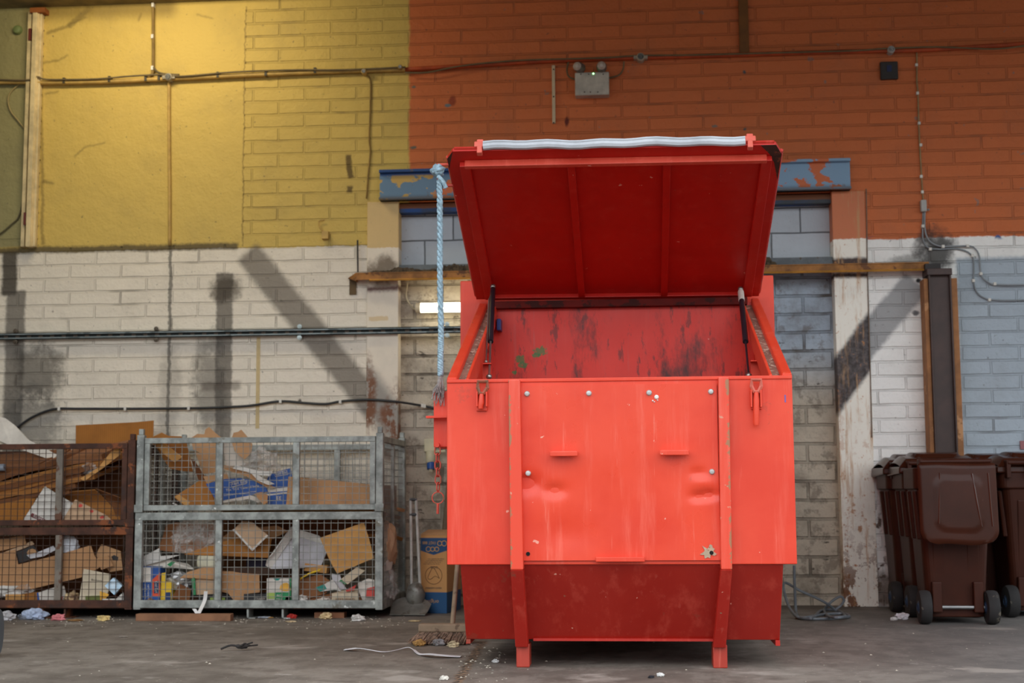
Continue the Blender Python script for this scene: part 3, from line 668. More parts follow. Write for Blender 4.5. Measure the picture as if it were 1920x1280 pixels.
# ------------------------------------------------------------------ mesh cages
MGAL = mat('galvanised_steel', (168, 172, 166), .5, .35, var=.3, scale=14, spots=[((216, 218, 212), .36, 24), ((116, 112, 100), .38, 5)], bump=.15)
MGALD = mat('galvanised_wire', (142, 140, 132), .5, .4)
MRUST = mat('rusted_steel', (92, 56, 40), .8, .1, var=.35, scale=10, spots=[((132, 74, 40), .42, 6), ((60, 42, 36), .4, 9), ((120, 84, 60), .3, 30)], bump=.3)
MRUSTW = mat('rusted_wire', (72, 52, 42), .8, .1); MRUSTG = mat('half_galvanised', (128, 118, 106), .6, .2, spots=[((96, 62, 42), .45, 9)])
def cage(name, label, px0, px1, bars, MM, MWIRE, MBARL, zt_px, mid_px, depth, group):
    y0, y1 = YC, YC+depth
    x0 = P(px0, 985, y0).x; x1 = P(px1, 985, y0).x
    xm = min(max(400, px0), px1)
    zt = P(485, zt_px, y0).z; zm = P(485, mid_px, y0).z; zbt = P(485, 1143, y0).z; zb2 = P(485, 1128, y0).z
    o = empty(name, ((x0+x1)/2, (y0+y1)/2, 0), label, 'cage', group)
    w = .048; bx = .045
    for x in (x0, x1-w):
        for y in (y0, y1-w):
            mb = MB(); mb.box(x, x+w, y, y+w, zbt, zt+.02); mb.box(x+.008, x+w-.008, y+.008, y+w-.008, zt+.02, zt+.06)
            mb.build('corner_post', MM, o, bevel=.004)
    for x in (x0-.006, x1-w-.004):       # socket where the drop gate rests
        mb = MB(); mb.box(x, x+w+.01, y0-.012, y0+.002, zm-.005, zm+.045); mb.build('gate_socket', MM, o, bevel=.003)
    def wires(mbw, ax, a0, a1, z0, z1, y, step=.0455, r=.0018):
        n = max(1, round((a1-a0)/step)); m = max(1, round((z1-z0)/step))
        for i in range(1, n):
            a = a0+(a1-a0)*i/n; j = noise.noise(Vector((a*3, y, z0)))*.003
            p, q = ((a+j, y, z0), (a+j*.3, y, z1)) if ax == 'x' else ((y, a, z0), (y, a, z1)); mbw.bar(p, q, 2*r, 2*r, up=(0, 1, 0) if ax == 'x' else (1, 0, 0))
        for i in range(1, m):
            z = z0+(z1-z0)*i/m
            p, q = ((a0, y-.004, z), (a1, y-.004, z)) if ax == 'x' else ((y-.004, a0, z), (y-.004, a1, z)); mbw.bar(p, q, 2*r, 2*r)
    def panel(nm, xa, xb, za, zb, y, fw, barpx, hgt):
        mb = MB(); mb.box(xa, xb, y, y+.03, zb-fw, zb); mb.box(xa, xb, y, y+.03, za, za+fw); mb.box(xa, xa+fw, y, y+.03, za+fw, zb-fw); mb.box(xb-fw, xb, y, y+.03, za+fw, zb-fw)
        f = mb.build(nm, MM, o, bevel=.003)
        for b in barpx:
            xb0 = P(b, hgt, y).x; mb = MB(); mb.box(xb0-.022, xb0+.022, y-.002, y+.026, za+fw, zb-fw); mb.build('upright', MBARL, f, bevel=.003)
        mbw = MB(); wires(mbw, 'x', xa+fw*.5, xb-fw*.5, za+fw*.5, zb-fw*.5, y+.024); mbw.build('wire_mesh', MWIRE, f)
        return f
    panel('upper_gate', x0+w+.004, x1-w-.004, zm+.006, zt, y0+.002, .036, bars[0], 885)
    panel('lower_front', x0, x1, zb2-.04, zm-.006, y0-.002, .05, bars[1], 1050)
    # back: full width mesh with a rail
    mb = MB(); mb.box(x0+w, x1-w, y1-.04, y1-.005, zt-.06, zt-.02); mb.box(x0+w, x1-w, y1-.04, y1-.005, zbt+.03, zbt+.08)
    for k in (.33, .7): mb.box(x0+(x1-x0)*k-.022, x0+(x1-x0)*k+.022, y1-.04, y1-.005, zbt+.08, zt-.06)
    f = mb.build('back_panel', MM, o, bevel=.003)
    mbw = MB(); wires(mbw, 'x', x0+w, x1-w, zbt+.05, zt-.03, y1-.02); mbw.build('wire_mesh', MWIRE, f)
    for x in (x0, x1-.035):
        mb = MB(); mb.box(x, x+.035, y0+w, y1-w, zt-.04, zt); mb.box(x, x+.035, y0+w, y1-w, zbt, zbt+.06); mb.box(x+.006, x+.03, (y0+y1)/2-.02, (y0+y1)/2+.02, zbt+.06, zt-.04)
        f = mb.build('side_panel', MM, o, bevel=.003)
        mbw = MB(); wires(mbw, 'y', y0+w, y1-w, zbt+.05, zt-.03, x+.022); mbw.build('wire_mesh', MWIRE, f)
    mb = MB(); mb.box(x0+.02, x1-.02, y0+.03, y1-.02, zbt+.004, zbt+.022); mb.build('floor_plate', MRUST, o)
    mb = MB(); mb.box(x0, x1, y1-.05, y1, zbt, zbt+.05); mb.build('base_rail', MM, o)
    for k in (.46, .6) if bars[2] is None else bars[2]:
        xx = x0+(x1-x0)*k
        for yy in (y0+.02, y1-.14):
            mb = MB(); mb.box(xx-.006, xx+.006, yy, yy+.12, 0, zbt+.003); mb.box(xx-.006, xx+.05, yy, yy+.12, 0, .006); mb.build('foot', MM, o)
    return x0, x1, y0, y1, zbt+.022, zt, zm
CD = min(1.2, YW-YC-.06)
CR = cage('mesh_cage', 'galvanised wire mesh cage of cardboard and packaging beside the red skip', 253, 718, ((411, 555), (409, 554), None), MGAL, MGALD, MGAL, 819, 958, CD, 'mesh cages full of waste cardboard')
CL = cage('mesh_cage', 'rusty brown wire mesh cage of waste card cut off by the left picture edge', -213, 250, ((111, -40), (109, -40), (.64, .73)), MRUST, MRUSTW, MRUSTG, 828, 985, CD, 'mesh cages full of waste cardboard')
FL = CR[4]

# ------------------------------------------------------------------ waste in the cages
def kraft(name, c, corr=0., fold=.25, darken=.3):
    g = G(name); v = g.coord('Object'); n = g.noise(v, 6, 4, .6)
    r = g.rnd(); k = g.mix(n.step(.3, .7)*.6, c, tuple(x*.8 for x in c)); k = g.mix(r*.35, k, tuple(min(255, x*f) for x, f in zip(c, (.86, .78, .7))))
    k = g.mix(g.noise(v, 3, 5, .7, seed=2).step(.6, .7)*darken, k, tuple(x*.6 for x in c))
    h = g.noise(v, 30, 3)*.5
    if corr:
        x, y, z = g.xyz(v); s = (x*420)._m('SINE'); h = h+s*.5; k = g.mix(s.step(.4, 1)*.22, k, tuple(x*.55 for x in c))
    g.bump(h, .2, .004); return g.out(k, .85)
KR = {'kraft': kraft('kraft_card', (196, 150, 106)), 'ochre': kraft('ochre_card', (176, 118, 56)), 'dark': kraft('dark_card', (126, 78, 40)), 'tan': kraft('tan_card', (206, 172, 138)),
      'corr': kraft('corrugated_ochre', (178, 116, 46), corr=1), 'orange': kraft('orange_card', (214, 160, 92)), 'white': kraft('white_card', (226, 222, 214), darken=.12), 'grey': kraft('grey_foam', (206, 204, 208), darken=.05),
      'cream': kraft('cream_card', (222, 206, 178), darken=.2), 'brownbox': kraft('brown_carton', (150, 100, 62)), 'blue': flat('printed_blue', (36, 84, 160), .5), 'navy': flat('printed_navy', (28, 56, 104), .5),
      'yellow': flat('printed_yellow', (244, 200, 40), .5), 'redorange': flat('printed_orange', (228, 84, 44), .5), 'green': flat('printed_green', (34, 140, 82), .5), 'black': flat('black_tray', (40, 38, 38), .4), 'teal': flat('printed_teal', (24, 140, 126), .5),
      'red': flat('printed_red', (208, 66, 54), .5), 'sky': mat('sky_print', (140, 200, 234), .4, c2=(236, 244, 250), scale=5, var=.3), 'lime': flat('printed_lime', (170, 196, 90), .5), 'maroon': flat('printed_maroon', (120, 38, 44), .5),
      'orangef': flat('orange_fruit', (240, 178, 60), .5), 'purple': flat('dark_purple_print', (52, 40, 70), .6), 'olive': flat('olive_print', (118, 128, 62), .6)}
def clearmat(name, c=(226, 220, 214), a=.35):
    g = G(name); v = g.coord('Object'); n = g.noise(v, 18, 5, .7)
    g.bsdf.inputs['Alpha'].default_value = a; g.link(n.step(.35, .7)*.5+(a-.2), g.bsdf.inputs['Alpha']); g.bump(n, .6, .02)
    return g.out(g.col(c), .18)
MCLEAR = clearmat('clear_film', a=.24)
def C3(pts, y):              # pixel polygon, with depth behind the cage front (m) per point or one number
    return [P(p[0], p[1], YC+(p[2] if len(p) > 2 else y)) for p in pts]
def sheet(name, label, cat, pts, y, m, th=.006, bend=0., parts=(), group='waste in the cages', sub=1):
    """a flat or gently bowed piece of card, its outline given corner by corner"""
    v3 = C3(pts, y); n = Vector((0, 0, 0))
    for i in range(len(v3)): n += v3[i].cross(v3[(i+1) % len(v3)])
    n.normalize()
    if n.y > 0: n = -n
    mb = MB()
    if bend:
        bm = bmesh.new(); vs = [bm.verts.new(p) for p in v3]; bm.faces.new(vs); bmesh.ops.triangulate(bm, faces=bm.faces); bmesh.ops.subdivide_edges(bm, edges=bm.edges, cuts=5, use_grid_fill=True); bmesh.ops.triangulate(bm, faces=bm.faces)
        c = sum(v3, Vector())/len(v3); R = max((p-c).length for p in v3)
        for v in bm.verts: v.co += n*bend*(1-((v.co-c).length/R)**2)+n*bend*.5*noise.noise(v.co*5)
        bm.verts.index_update(); co_ = [v.co.copy() for v in bm.verts]; fs = [tuple(v.index for v in f.verts) for f in bm.faces]; bd = [(e.verts[0].index, e.verts[1].index) for e in bm.edges if e.is_boundary]; bm.free()
        k = len(co_); mb.add(co_+[p-n*th for p in co_], fs+[tuple(k+i for i in reversed(f)) for f in fs]+[(a, b, k+b, k+a) for a, b in bd])
    else: mb.prism(v3, -n*th)
    o = tag(mb.build(name, KR[m] if isinstance(m, str) else m), label, cat, group)
    for pp in parts:
        nm, q, mm, lab = pp; r = C3(q, y); mb = MB(); mb.prism([p+n*.0015 for p in r], -n*.002); c = mb.build(nm, KR[mm], o)
        if lab: c['label'] = lab
    return o, n
def addtext(o, n, s, px, py, y, ang, hpx, col, name='print', wpx=None):
    """lettering along a pixel direction on a sheet lying at depth y"""
    a = P(px, py, YC+y); b = P(px+math.cos(ang)*20, py+math.sin(ang)*20, YC+y); ux = (b-a).normalized(); uz = Vector(n).cross(ux)
    ux = (ux-Vector(n)*ux.dot(n)).normalized(); uz = Vector(n).cross(ux)
    if uz.z < 0 and abs(math.cos(ang)) > .3: pass
    sc = (P(px+1, py, YC+y)-P(px, py, YC+y)).length
    mb = MB(); text_mesh(mb, s, a+Vector(n)*.002, ux, uz, hpx*sc, .001, None if wpx is None else wpx*sc); return mb.build(name, KR[col] if isinstance(col, str) else col, o)
def crumple(name, label, cat, c, r, m, seed, sq=(1, 1, 1), lo=None, amp=.6, group='waste in the cages'):
    mb = MB(); mb.blob(c, r, seed, amp, 2.4, sq, 3, lo); return tag(mb.build(name, m), label, cat, group)
def carton(name, label, cat, x0, x1, y0, y1, z0, z1, m, rz=0., group='waste in the cages', M=None):
    c = Vector(((x0+x1)/2, (y0+y1)/2, z0)); R = Matrix.Translation(c) @ (M if M is not None else Matrix.Rotation(rz, 4, 'Z'))
    mb = MB(); mb.box(-(x1-x0)/2, (x1-x0)/2, -(y1-y0)/2, (y1-y0)/2, 0, z1-z0, R); return tag(mb.build(name, m), label, cat, group)
def pcart(name, label, cat, a, t, b, u, y, d, m, **k):
    p, q = P(a, (t+u)/2, YC+y), P(b, (t+u)/2, YC+y); return carton(name, label, cat, p.x, q.x, YC+y, YC+y+d, P((a+b)/2, u, YC+y).z, P((a+b)/2, t, YC+y).z, KR[m] if isinstance(m, str) else m, **k)

gU, gD = 'waste in the galvanised cage', 'waste in the rusty cage'
# -- galvanised cage, behind the upper gate
sheet('cardboard_sheet', 'ochre wrapping card draped over the top left corner of the galvanised cage', 'cardboard', [(278, 822, .12), (303, 810, .1), (316, 816, .12), (340, 817, .16), (350, 830, .2), (362, 884, .3), (345, 882, .26), (318, 876, .2), (308, 862, .17), (294, 838, .14)], .2, 'ochre', bend=.02, group=gU)
sheet('cardboard_sheet', 'thin ochre fold of card hanging beneath the draped wrapping card', 'cardboard', [(286, 826, .07), (312, 832, .07), (342, 856, .1), (328, 866, .12), (312, 853, .1)], .1, 'orange', bend=.012, group=gU)
sheet('cardboard_sheet', 'tall pale kraft card with a torn jagged top above the galvanised cage rail', 'cardboard', [(358, 821), (370, 813), (383, 814), (385, 805), (392, 800), (403, 811), (416, 821), (414, 882), (398, 886), (381, 889), (368, 852), (364, 846), (380, 852), (362, 842)], .42, 'kraft', group=gU)
sheet('board', 'white board standing between two torn kraft pieces at the cage top', 'board', [(416, 823), (434, 822), (440, 846), (455, 858), (461, 872), (424, 873)], .5, 'white', group=gU)
sheet('cardboard_sheet', 'torn kraft flap with a curved lower edge right of the white board', 'cardboard', [(434, 822), (438, 811), (447, 809), (452, 805), (466, 821), (473, 833), (470, 850), (458, 861), (442, 848), (436, 834)], .44, 'kraft', group=gU)
crumple('plastic_film', 'crumpled clear plastic film lying behind the white strips in the cage', 'film', P(486, 866, YC+.5), .12, MCLEAR, 2, (1, .5, .6), group=gU)
sheet('cardboard_sheet', 'narrow brown card strip leaning left of the torn top kraft card', 'cardboard', [(358, 860), (364, 862), (392, 905), (384, 915), (374, 905)], .36, 'dark', group=gU)
o, n = sheet('cardboard_sheet', 'brown carton side lying low at the left behind the upper gate', 'cardboard', [(326, 931, .25), (366, 906, .34), (386, 892, .4), (398, 912, .36), (404, 950, .2), (350, 952, .15)], .3, 'ochre', group=gU)
sheet('cardboard_strip', 'pale folded flap at the front corner of the low brown carton side', 'cardboard', [(327, 931, .1), (336, 927, .1), (356, 941, .1), (352, 951, .1)], .1, 'orange', group=gU)
o, n = sheet('printed_carton', 'large blue printed carton panel slanting behind the middle upright of the gate', 'carton', [(386, 907), (420, 898), (450, 896), (470, 899), (498, 911), (502, 921), (470, 928), (416, 938), (405, 938)], .17, 'blue', group=gU,
    parts=[('white_band', [(415, 939), (470, 928), (492, 935), (484, 942), (468, 935), (420, 942)], 'white', 'white band')])
for s, px, py, a, h, w in (('East End', 434, 909, -.14, 6, 30), ('The True Taste of India', 424, 921, -.14, 4.5, 62), ('INGREDIENTS OF DISTINCTION', 420, 930, -.13, 2.4, 60)): addtext(o, n, s, px, py, .17, a, h, 'white', wpx=w)
mb = MB(); fr_ = C3([(430.5, 904.5), (458, 899), (463, 906), (435.5, 912.5)], .168); mb.tube([p+n*.002 for p in fr_], .0022, 4, closed=True); mb.build('logo_frame', KR['white'], o)
sheet('cardboard_flap', 'kraft flap along the top edge of the slanting blue panel', 'cardboard', [(381, 893), (404, 890), (425, 886), (428, 897), (404, 901), (388, 907)], .19, 'kraft', group=gU)
sheet('cardboard_strip', 'long kraft strip sloping down to the right over the blue panels', 'cardboard', [(418, 872), (436, 874), (470, 886), (516, 914), (504, 915), (462, 893), (420, 879)], .15, 'kraft', group=gU)
o, n = sheet('paper_strip', 'white paper strip with a printed line above the sloping kraft strip', 'paper', [(436, 878), (442, 871), (466, 878), (486, 883), (511, 883), (507, 892), (480, 890), (462, 884)], .13, 'white', group=gU)
sheet('paper_strip', 'white pointed paper strip overlapping the second blue carton', 'paper', [(470, 886), (480, 888), (493, 896), (515, 907), (503, 909), (484, 901)], .12, 'white', group=gU)
o, n = sheet('printed_carton', 'upright blue printed carton panel left of the big kraft box', 'carton', [(506, 888), (545, 877), (549, 906), (538, 916), (504, 913), (500, 900)], .2, 'blue', group=gU)
addtext(o, n, 'East End', 517, 891, .2, -.17, 5.5, 'white', wpx=22); addtext(o, n, 'The True Taste', 522, 902, .2, -.14, 2.6, 'white', wpx=18)
mb = MB(); mb.tube([p+n*.002 for p in C3([(514, 886.5), (538, 881.5), (540.5, 889), (516.5, 893)], .2)], .002, 4, closed=True); mb.build('logo_frame', KR['white'], o)
o, n = sheet('printed_carton', 'small blue carton with a white band standing under the upright blue panel', 'carton', [(500, 918), (539, 913), (536, 948), (503, 948)], .185, 'blue', group=gU, parts=[('white_band', [(500, 918), (539, 913), (539, 920), (500, 923)], 'white', 'white band'), ('white_band', [(501, 926), (538, 922), (538, 925), (501, 929)], 'white', None)])
addtext(o, n, 'EE', 518, 937, .183, 0, 7, 'white')
sheet('cardboard_sheet', 'small kraft triangle in front of the blue cartons', 'cardboard', [(476, 925), (490, 922), (502, 928), (501, 942), (494, 946)], .13, 'kraft', group=gU)
# the big kraft box
xa, xb = P(577, 920, YC+.12).x, CR[1]-.06; zz0, zz1 = P(600, 950, YC+.12).z, P(600, 898, YC+.12).z
bx_ = empty('cardboard_box', ((xa+xb)/2, YC+.4, zz0), 'large plain kraft box filling the right of the upper cage', 'box', gU)
mb = MB(); pf = [P(580, 896, YC+.12), P(640, 902, YC+.13), P(704, 909, YC+.14), P(704, 952, YC+.14), P(576, 952, YC+.12)]; mb.prism(pf, (0, .006, 0)); mb.build('front_panel', KR['kraft'], bx_)
mb = MB(); mb.prism([P(541, 893, YC+.18), P(579, 896, YC+.127), P(575.5, 952, YC+.127), P(536, 952, YC+.18)], (0, .006, 0)); mb.build('side_flap', KR['kraft'], bx_)
mb = MB(); p0, p1 = pf[2], pf[3]; mb.prism([p0+Vector((.0, .01, 0)), p0+Vector((.035, .62, -.0)), p1+Vector((.035, .62, 0)), p1+Vector((0, .01, 0))], (-.006, 0, 0)); mb.build('right_panel', KR['brownbox'], bx_)
mb = MB(); mb.prism([pf[4]+Vector((0, .62, 0)), pf[0]+Vector((0, .62, -.02)), p0+Vector((.02, .62, -.02)), p1+Vector((.02, .62, 0))], (0, .006, 0)); mb.build('back_panel', KR['brownbox'], bx_)
mb = MB(); mb.box(xa, xb-.0, YC+.13, YC+.74, zz0-.008, zz0-.001); mb.build('base', KR['brownbox'], bx_)
sheet('cardboard_sheet', 'flattened kraft sheet lying flat under the big box at gate height', 'cardboard', [(408, 949, .07), (600, 950, .07), (700, 953, .07), (700, 962, .6), (560, 968, .75), (420, 962, .6)], .3, 'orange', group=gU)
sheet('plastic_strip', 'thin white plastic strip poking through the mesh at the lower left of the gate', 'strip', [(322, 943), (325, 942), (341, 951), (338, 952)], .06, 'white', group=gU)
# -- galvanised cage, lower half
sheet('cardboard_box', 'brown open carton lying on its side in the lower left of the galvanised cage', 'box', [(296, 1031, .2), (305, 1008, .22), (312, 985, .24), (330, 980, .26), (404, 983, .26), (406, 1030, .2), (346, 1038, .18)], .2, 'brownbox', bend=.012, group=gU)
crumple('plastic_film', 'shiny clear plastic bag draped over the brown open carton', 'film', P(368, 1006, YC+.16), .135, MCLEAR, 5, (1.05, .35, .8), group=gU)
sheet('cardboard_sheet', 'long ochre sheet lying across the middle of the lower cage', 'cardboard', [(346, 1039, .12), (412, 1018, .16), (450, 1010, .2), (510, 1009, .22), (503, 1046, .12), (440, 1044, .1)], .15, 'ochre', bend=.01, group=gU)
sheet('cardboard_sheet', 'brown kraft sheet rising behind the diamond shaped board', 'cardboard', [(405, 1017), (436, 992), (520, 985), (540, 996), (512, 1010), (450, 1011)], .27, 'kraft', group=gU)
o, n = sheet('board', 'square tan board with white edges standing on one corner', 'board', [(438, 992), (454, 977), (472, 978), (502, 1003), (473, 1031)], .08, 'tan', th=.012, group=gU, parts=[('white_edge', [(436, 993), (439, 991), (474, 1029), (473, 1033)], 'white', 'white edge'), ('white_edge', [(473, 1033), (472, 1029), (500, 1002), (503, 1004)], 'white', None)])
fo = empty('foam_tray', P(552, 1064, YC+.12), 'big white foam packing tray tipped on its side in the lower cage', 'tray', gU)
mb = MB(); mb.prism(C3([(498, 1060, .06), (500, 1050, .06), (515, 1034, .08), (546, 987, .2), (552, 1004, .22), (545, 1010, .2), (508, 1066, .08)], .1), (0, .02, 0)); mb.build('rim', KR['white'], fo)
mb = MB(); mb.prism(C3([(508, 1066, .08), (545, 1010, .22), (552, 1003, .24), (606, 1014, .24), (613, 1034, .16), (602, 1060, .1), (560, 1065, .08)], .1), (0, .015, 0)); mb.build('inner_face', KR['grey'], fo)
mb = MB(); mb.prism(C3([(546, 987, .2), (566, 994, .2), (598, 1004, .2), (612, 1022, .2), (606, 1016, .23), (552, 1004, .22)], .2), (0, .015, 0)); mb.build('upper_wall', KR['white'], fo)
sheet('cardboard_sheet', 'square kraft panel leaning beside the foam tray in the lower cage', 'cardboard', [(600, 1008), (682, 979), (692, 1010), (701, 1046), (632, 1075), (618, 1050)], .055, 'orange', group=gU)
sheet('cardboard_sheet', 'dark kraft panel standing at the back right of the lower cage', 'cardboard', [(560, 968), (716, 968), (716, 1040), (560, 1050)], .5, 'dark', group=gU)
sheet('cardboard_sheet', 'dark kraft panel standing at the back left of the lower cage', 'cardboard', [(400, 972), (556, 972), (556, 1120), (400, 1120)], .55, 'dark', group=gU)
o, n = sheet('printed_carton', 'white flattened carton poking out above the small blue grocery box', 'carton', [(263, 1046), (299, 1027), (301, 1042), (338, 1040), (300, 1052), (263, 1062)], .1, 'white', group=gU)
sheet('printed_carton', 'white carton with a green corner under the brown open carton', 'carton', [(264, 1062, .12), (312, 1049, .14), (352, 1056, .2), (364, 1066, .1), (330, 1063, .07)], .13, 'white', group=gU, parts=())
sheet('carton_flap', 'green and white carton flap beside the pale plastic tub', 'carton', [(313, 1058), (322, 1052), (328, 1054), (319, 1062)], .055, 'green', group=gU)
o = pcart('grocery_box', 'small blue grocery box with an orange side standing in the bottom left corner', 'box', 263, 1062, 300, 1131, .05, .12, 'blue', group=gU); n = Vector((0, -1, 0))
def face(o, name, pts, y, m, lab=None, th=.0015):
    mb = MB(); mb.prism([p-Vector((0, th, 0)) for p in C3(pts, y)], (0, th*.9, 0)); c = mb.build(name, KR[m] if isinstance(m, str) else m, o)
    if lab: c['label'] = lab
    return c
face(o, 'white_label', [(263, 1064), (283, 1064), (283, 1091), (263, 1091)], .05, 'white', 'white label'); face(o, 'orange_panel', [(286, 1086), (300, 1073), (300, 1117), (286, 1117)], .05, 'redorange', 'orange panel')
face(o, 'navy_panel', [(289, 1090), (297, 1088), (297, 1112), (289, 1112)], .0485, 'navy')
face(o, 'picture', [(272, 1131), (275, 1124), (282, 1120), (289, 1124), (292, 1131)], .05, 'brownbox', 'brown round food picture')
addtext(o, n, 'Cool Curl', 291, 1089, .045, PI/2, 5, 'white', wpx=21)
for k, s in enumerate(('INGREDIENTS', 'STORE COOL', 'NET WEIGHT')): addtext(o, n, s, 265+k*6, 1095, .047, PI/2, 2.8, 'white', wpx=28)
o = pcart('grocery_box', 'yellow carton with a blue square standing right of the small blue box', 'box', 301, 1090, 321, 1128, .07, .1, 'yellow', group=gU); face(o, 'blue_square', [(309, 1110), (320, 1110), (320, 1126), (309, 1126)], .07, 'navy', 'blue square')
sheet('printed_carton', 'thin yellow and white carton flap behind the yellow carton', 'carton', [(303, 1074), (310, 1073), (309, 1128), (300, 1128)], .065, 'yellow', group=gU)
crumple('foil_wrapper', 'crumpled silver and white foil above the folded brown card', 'wrapper', P(338, 1090, YC+.14), .07, mat('foil', (210, 208, 206), .3, .5), 8, (1.2, .6, .8), group=gU)
sheet('cardboard_sheet', 'folded dark brown card standing right of the yellow carton', 'cardboard', [(322, 1121), (336, 1094), (358, 1104), (355, 1127)], .06, 'dark', group=gU)
o, n = sheet('printed_carton', 'pale carton with a green printed edge in the lower left bay', 'carton', [(359, 1084), (365, 1082), (367, 1115), (362, 1115)], .055, 'green', group=gU)
o = pcart('plastic_tub', 'pale yellow plastic tub with soft corners under the ochre sheet', 'tub', 368, 1041, 410, 1064, .1, .14, mat('milky_tub', (222, 216, 188), .35), group=gU)
bv = o.modifiers.new('bevel', 'BEVEL'); bv.width = .016; bv.segments = 3
sheet('cardboard_sheet', 'kraft piece sloping under the yellow tub with a ragged edge', 'cardboard', [(338, 1083, .06), (352, 1072, .08), (392, 1060, .12), (404, 1060, .12), (404, 1086, .06), (352, 1083, .05)], .08, 'kraft', group=gU)
sheet('cardboard_sheet', 'pale kraft square standing behind the white plastic strap', 'cardboard', [(366, 1082), (402, 1086), (402, 1113), (368, 1115)], .075, 'tan', group=gU)
o, n = sheet('cardboard_sheet', 'wide kraft panel in the middle bay above the black tray', 'cardboard', [(412, 1070), (436, 1071), (452, 1074), (486, 1076), (487, 1110), (462, 1113), (458, 1127), (438, 1125), (428, 1112), (412, 1108)], .06, 'kraft', group=gU)
o = pcart('food_tray', 'black food tray with white lettering at the bottom of the middle bay', 'tray', 457, 1113, 499, 1129, .045, .12, 'black', group=gU); addtext(o, Vector((0, -1, 0)), 'COUNTRY', 478, 1126, .043, 0, 6, 'white', wpx=19)
o = pcart('food_tray', 'black tray with a lime lid behind the upright in the bottom of the cage', 'tray', 372, 1113, 438, 1128, .09, .12, 'black', group=gU); face(o, 'lime_label', [(394, 1120), (422, 1120), (422, 1128), (394, 1128)], .09, 'lime', 'lime label')
o = pcart('juice_carton', 'white and green juice carton with orange fruit pictures in the bottom middle', 'carton', 500, 1084, 546, 1129, .05, .1, 'white', group=gU)
for nm, q, mm, lb in (('green_panel', [(515, 1110), (546, 1110), (546, 1128), (515, 1128)], 'green', 'green panel'), ('lime_panel', [(501, 1111), (515, 1111), (515, 1122), (501, 1122)], 'lime', 'lime panel'), ('fruit', [(524, 1104), (526, 1097), (531, 1093), (538, 1092), (544, 1096), (545, 1106), (536, 1108), (528, 1107)], 'orangef', 'orange fruit picture'), ('green_band', [(513, 1084), (526, 1084), (522, 1088), (516, 1088)], 'teal', None), ('sky_patch', [(536, 1119), (545, 1116), (545, 1127), (534, 1127)], 'sky', None), ('green_edge', [(543, 1084), (546, 1084), (546, 1110), (543, 1110)], 'green', None)): face(o, nm, q, .05, mm, lb)
addtext(o, Vector((0, -1, 0)), 'BIG', 519, 1118, .047, 0, 4, 'white'); addtext(o, Vector((0, -1, 0)), 'MILK', 518, 1125, .047, 0, 4, 'white')
o = pcart('straw_box', 'small kraft box with red printing lying below the foam tray', 'box', 570, 1058, 612, 1072, .1, .08, 'orange', group=gU, M=Matrix.Rotation(.12, 4, 'Y')); 
mb = MB(); mb.tube(bez([P(563, 1085, YC+.05), P(580, 1075, YC+.05), P(601, 1068, YC+.05)], 5), .006, 6); tag(mb.build('straw', KR['yellow'], smooth=True), 'yellow plastic straw lying in front of the small red printed box', 'straw', gU)
sheet('cardboard_box', 'brown carton side standing left of the teal carton in the right bay', 'cardboard', [(560, 1087), (600, 1076), (618, 1088), (612, 1112), (560, 1127)], .09, 'brownbox', group=gU)
sheet('cardboard_sheet', 'low brown card lying along the bottom of the right bay', 'cardboard', [(562, 1128, .06), (640, 1106, .12), (690, 1104, .12), (690, 1128, .05)], .08, 'dark', group=gU)
o, n = sheet('printed_carton', 'crushed white carton with a teal end in the right bay', 'carton', [(591, 1101), (608, 1095), (624, 1086), (632, 1098), (640, 1109), (628, 1105), (600, 1109)], .065, 'white', group=gU, parts=[('teal_end', [(591, 1101), (608, 1095), (613, 1104), (600, 1109)], 'teal', 'teal end')])
sheet('paper_sheet', 'crumpled pale blue paper behind the crushed teal carton', 'paper', [(622, 1075), (638, 1077), (642, 1090), (650, 1104), (636, 1106), (624, 1090)], .1, 'grey', bend=.015, group=gU)
sheet('printed_carton', 'pale green drink carton lying diagonally in the right bay', 'carton', [(636, 1088), (668, 1063), (684, 1070), (652, 1095)], .075, 'cream', th=.03, group=gU, parts=[('green_edge', [(636, 1089), (640, 1086), (650, 1094), (647, 1095)], 'green', 'green edge')])
sheet('carton_flap', 'torn red card peeping out under the diagonal drink carton', 'cardboard', [(648, 1106), (668, 1096), (664, 1106), (650, 1109)], .06, 'red', group=gU)
o, n = sheet('plastic_bag', 'white printed bag with a red panel at the right end of the lower cage', 'bag', [(671, 1093), (690, 1084), (702, 1087), (703, 1124), (680, 1125), (674, 1110)], .05, 'white', bend=.02, group=gU)
sheet('printed_carton', 'red printed carton corner in front of the white bag', 'carton', [(688, 1103), (702, 1099), (702, 1119), (686, 1119)], .028, 'red', group=gU)
o = pcart('food_box', 'beige food box lying at the bottom right of the galvanised cage', 'box', 622, 1112, 671, 1130, .045, .12, 'cream', group=gU); addtext(o, Vector((0, -1, 0)), 'KERRYMAID', 629, 1125, .043, 0, 3.6, 'brownbox', wpx=36)
sheet('cardboard_sheet', 'thin card lip on top of the beige food box', 'cardboard', [(622, 1113, .05), (636, 1107, .1), (672, 1103, .12), (670, 1112, .05)], .06, 'cream', group=gU)
crumple('paper', 'crumpled white paper at the lower left of the right bay', 'paper', P(568, 1124, YC+.05), .028, KR['white'], 4, group=gU)
crumple('paper', 'crumpled white paper beside the beige food box', 'paper', P(608, 1126, YC+.05), .026, KR['white'], 14, (1.6, 1, .7), group=gU)
sheet('plastic_film', 'dark purple wrapping behind the foam tray', 'film', [(462, 1046), (500, 1046), (500, 1064), (462, 1062)], .3, 'purple', group=gU)
sheet('wooden_slat', 'dark timber slat lying across the pile below the foam tray', 'slat', [(430, 1062), (620, 1066), (620, 1082), (430, 1076)], .22, mat('dark_slat', (92, 66, 50), .85), th=.02, group=gU)
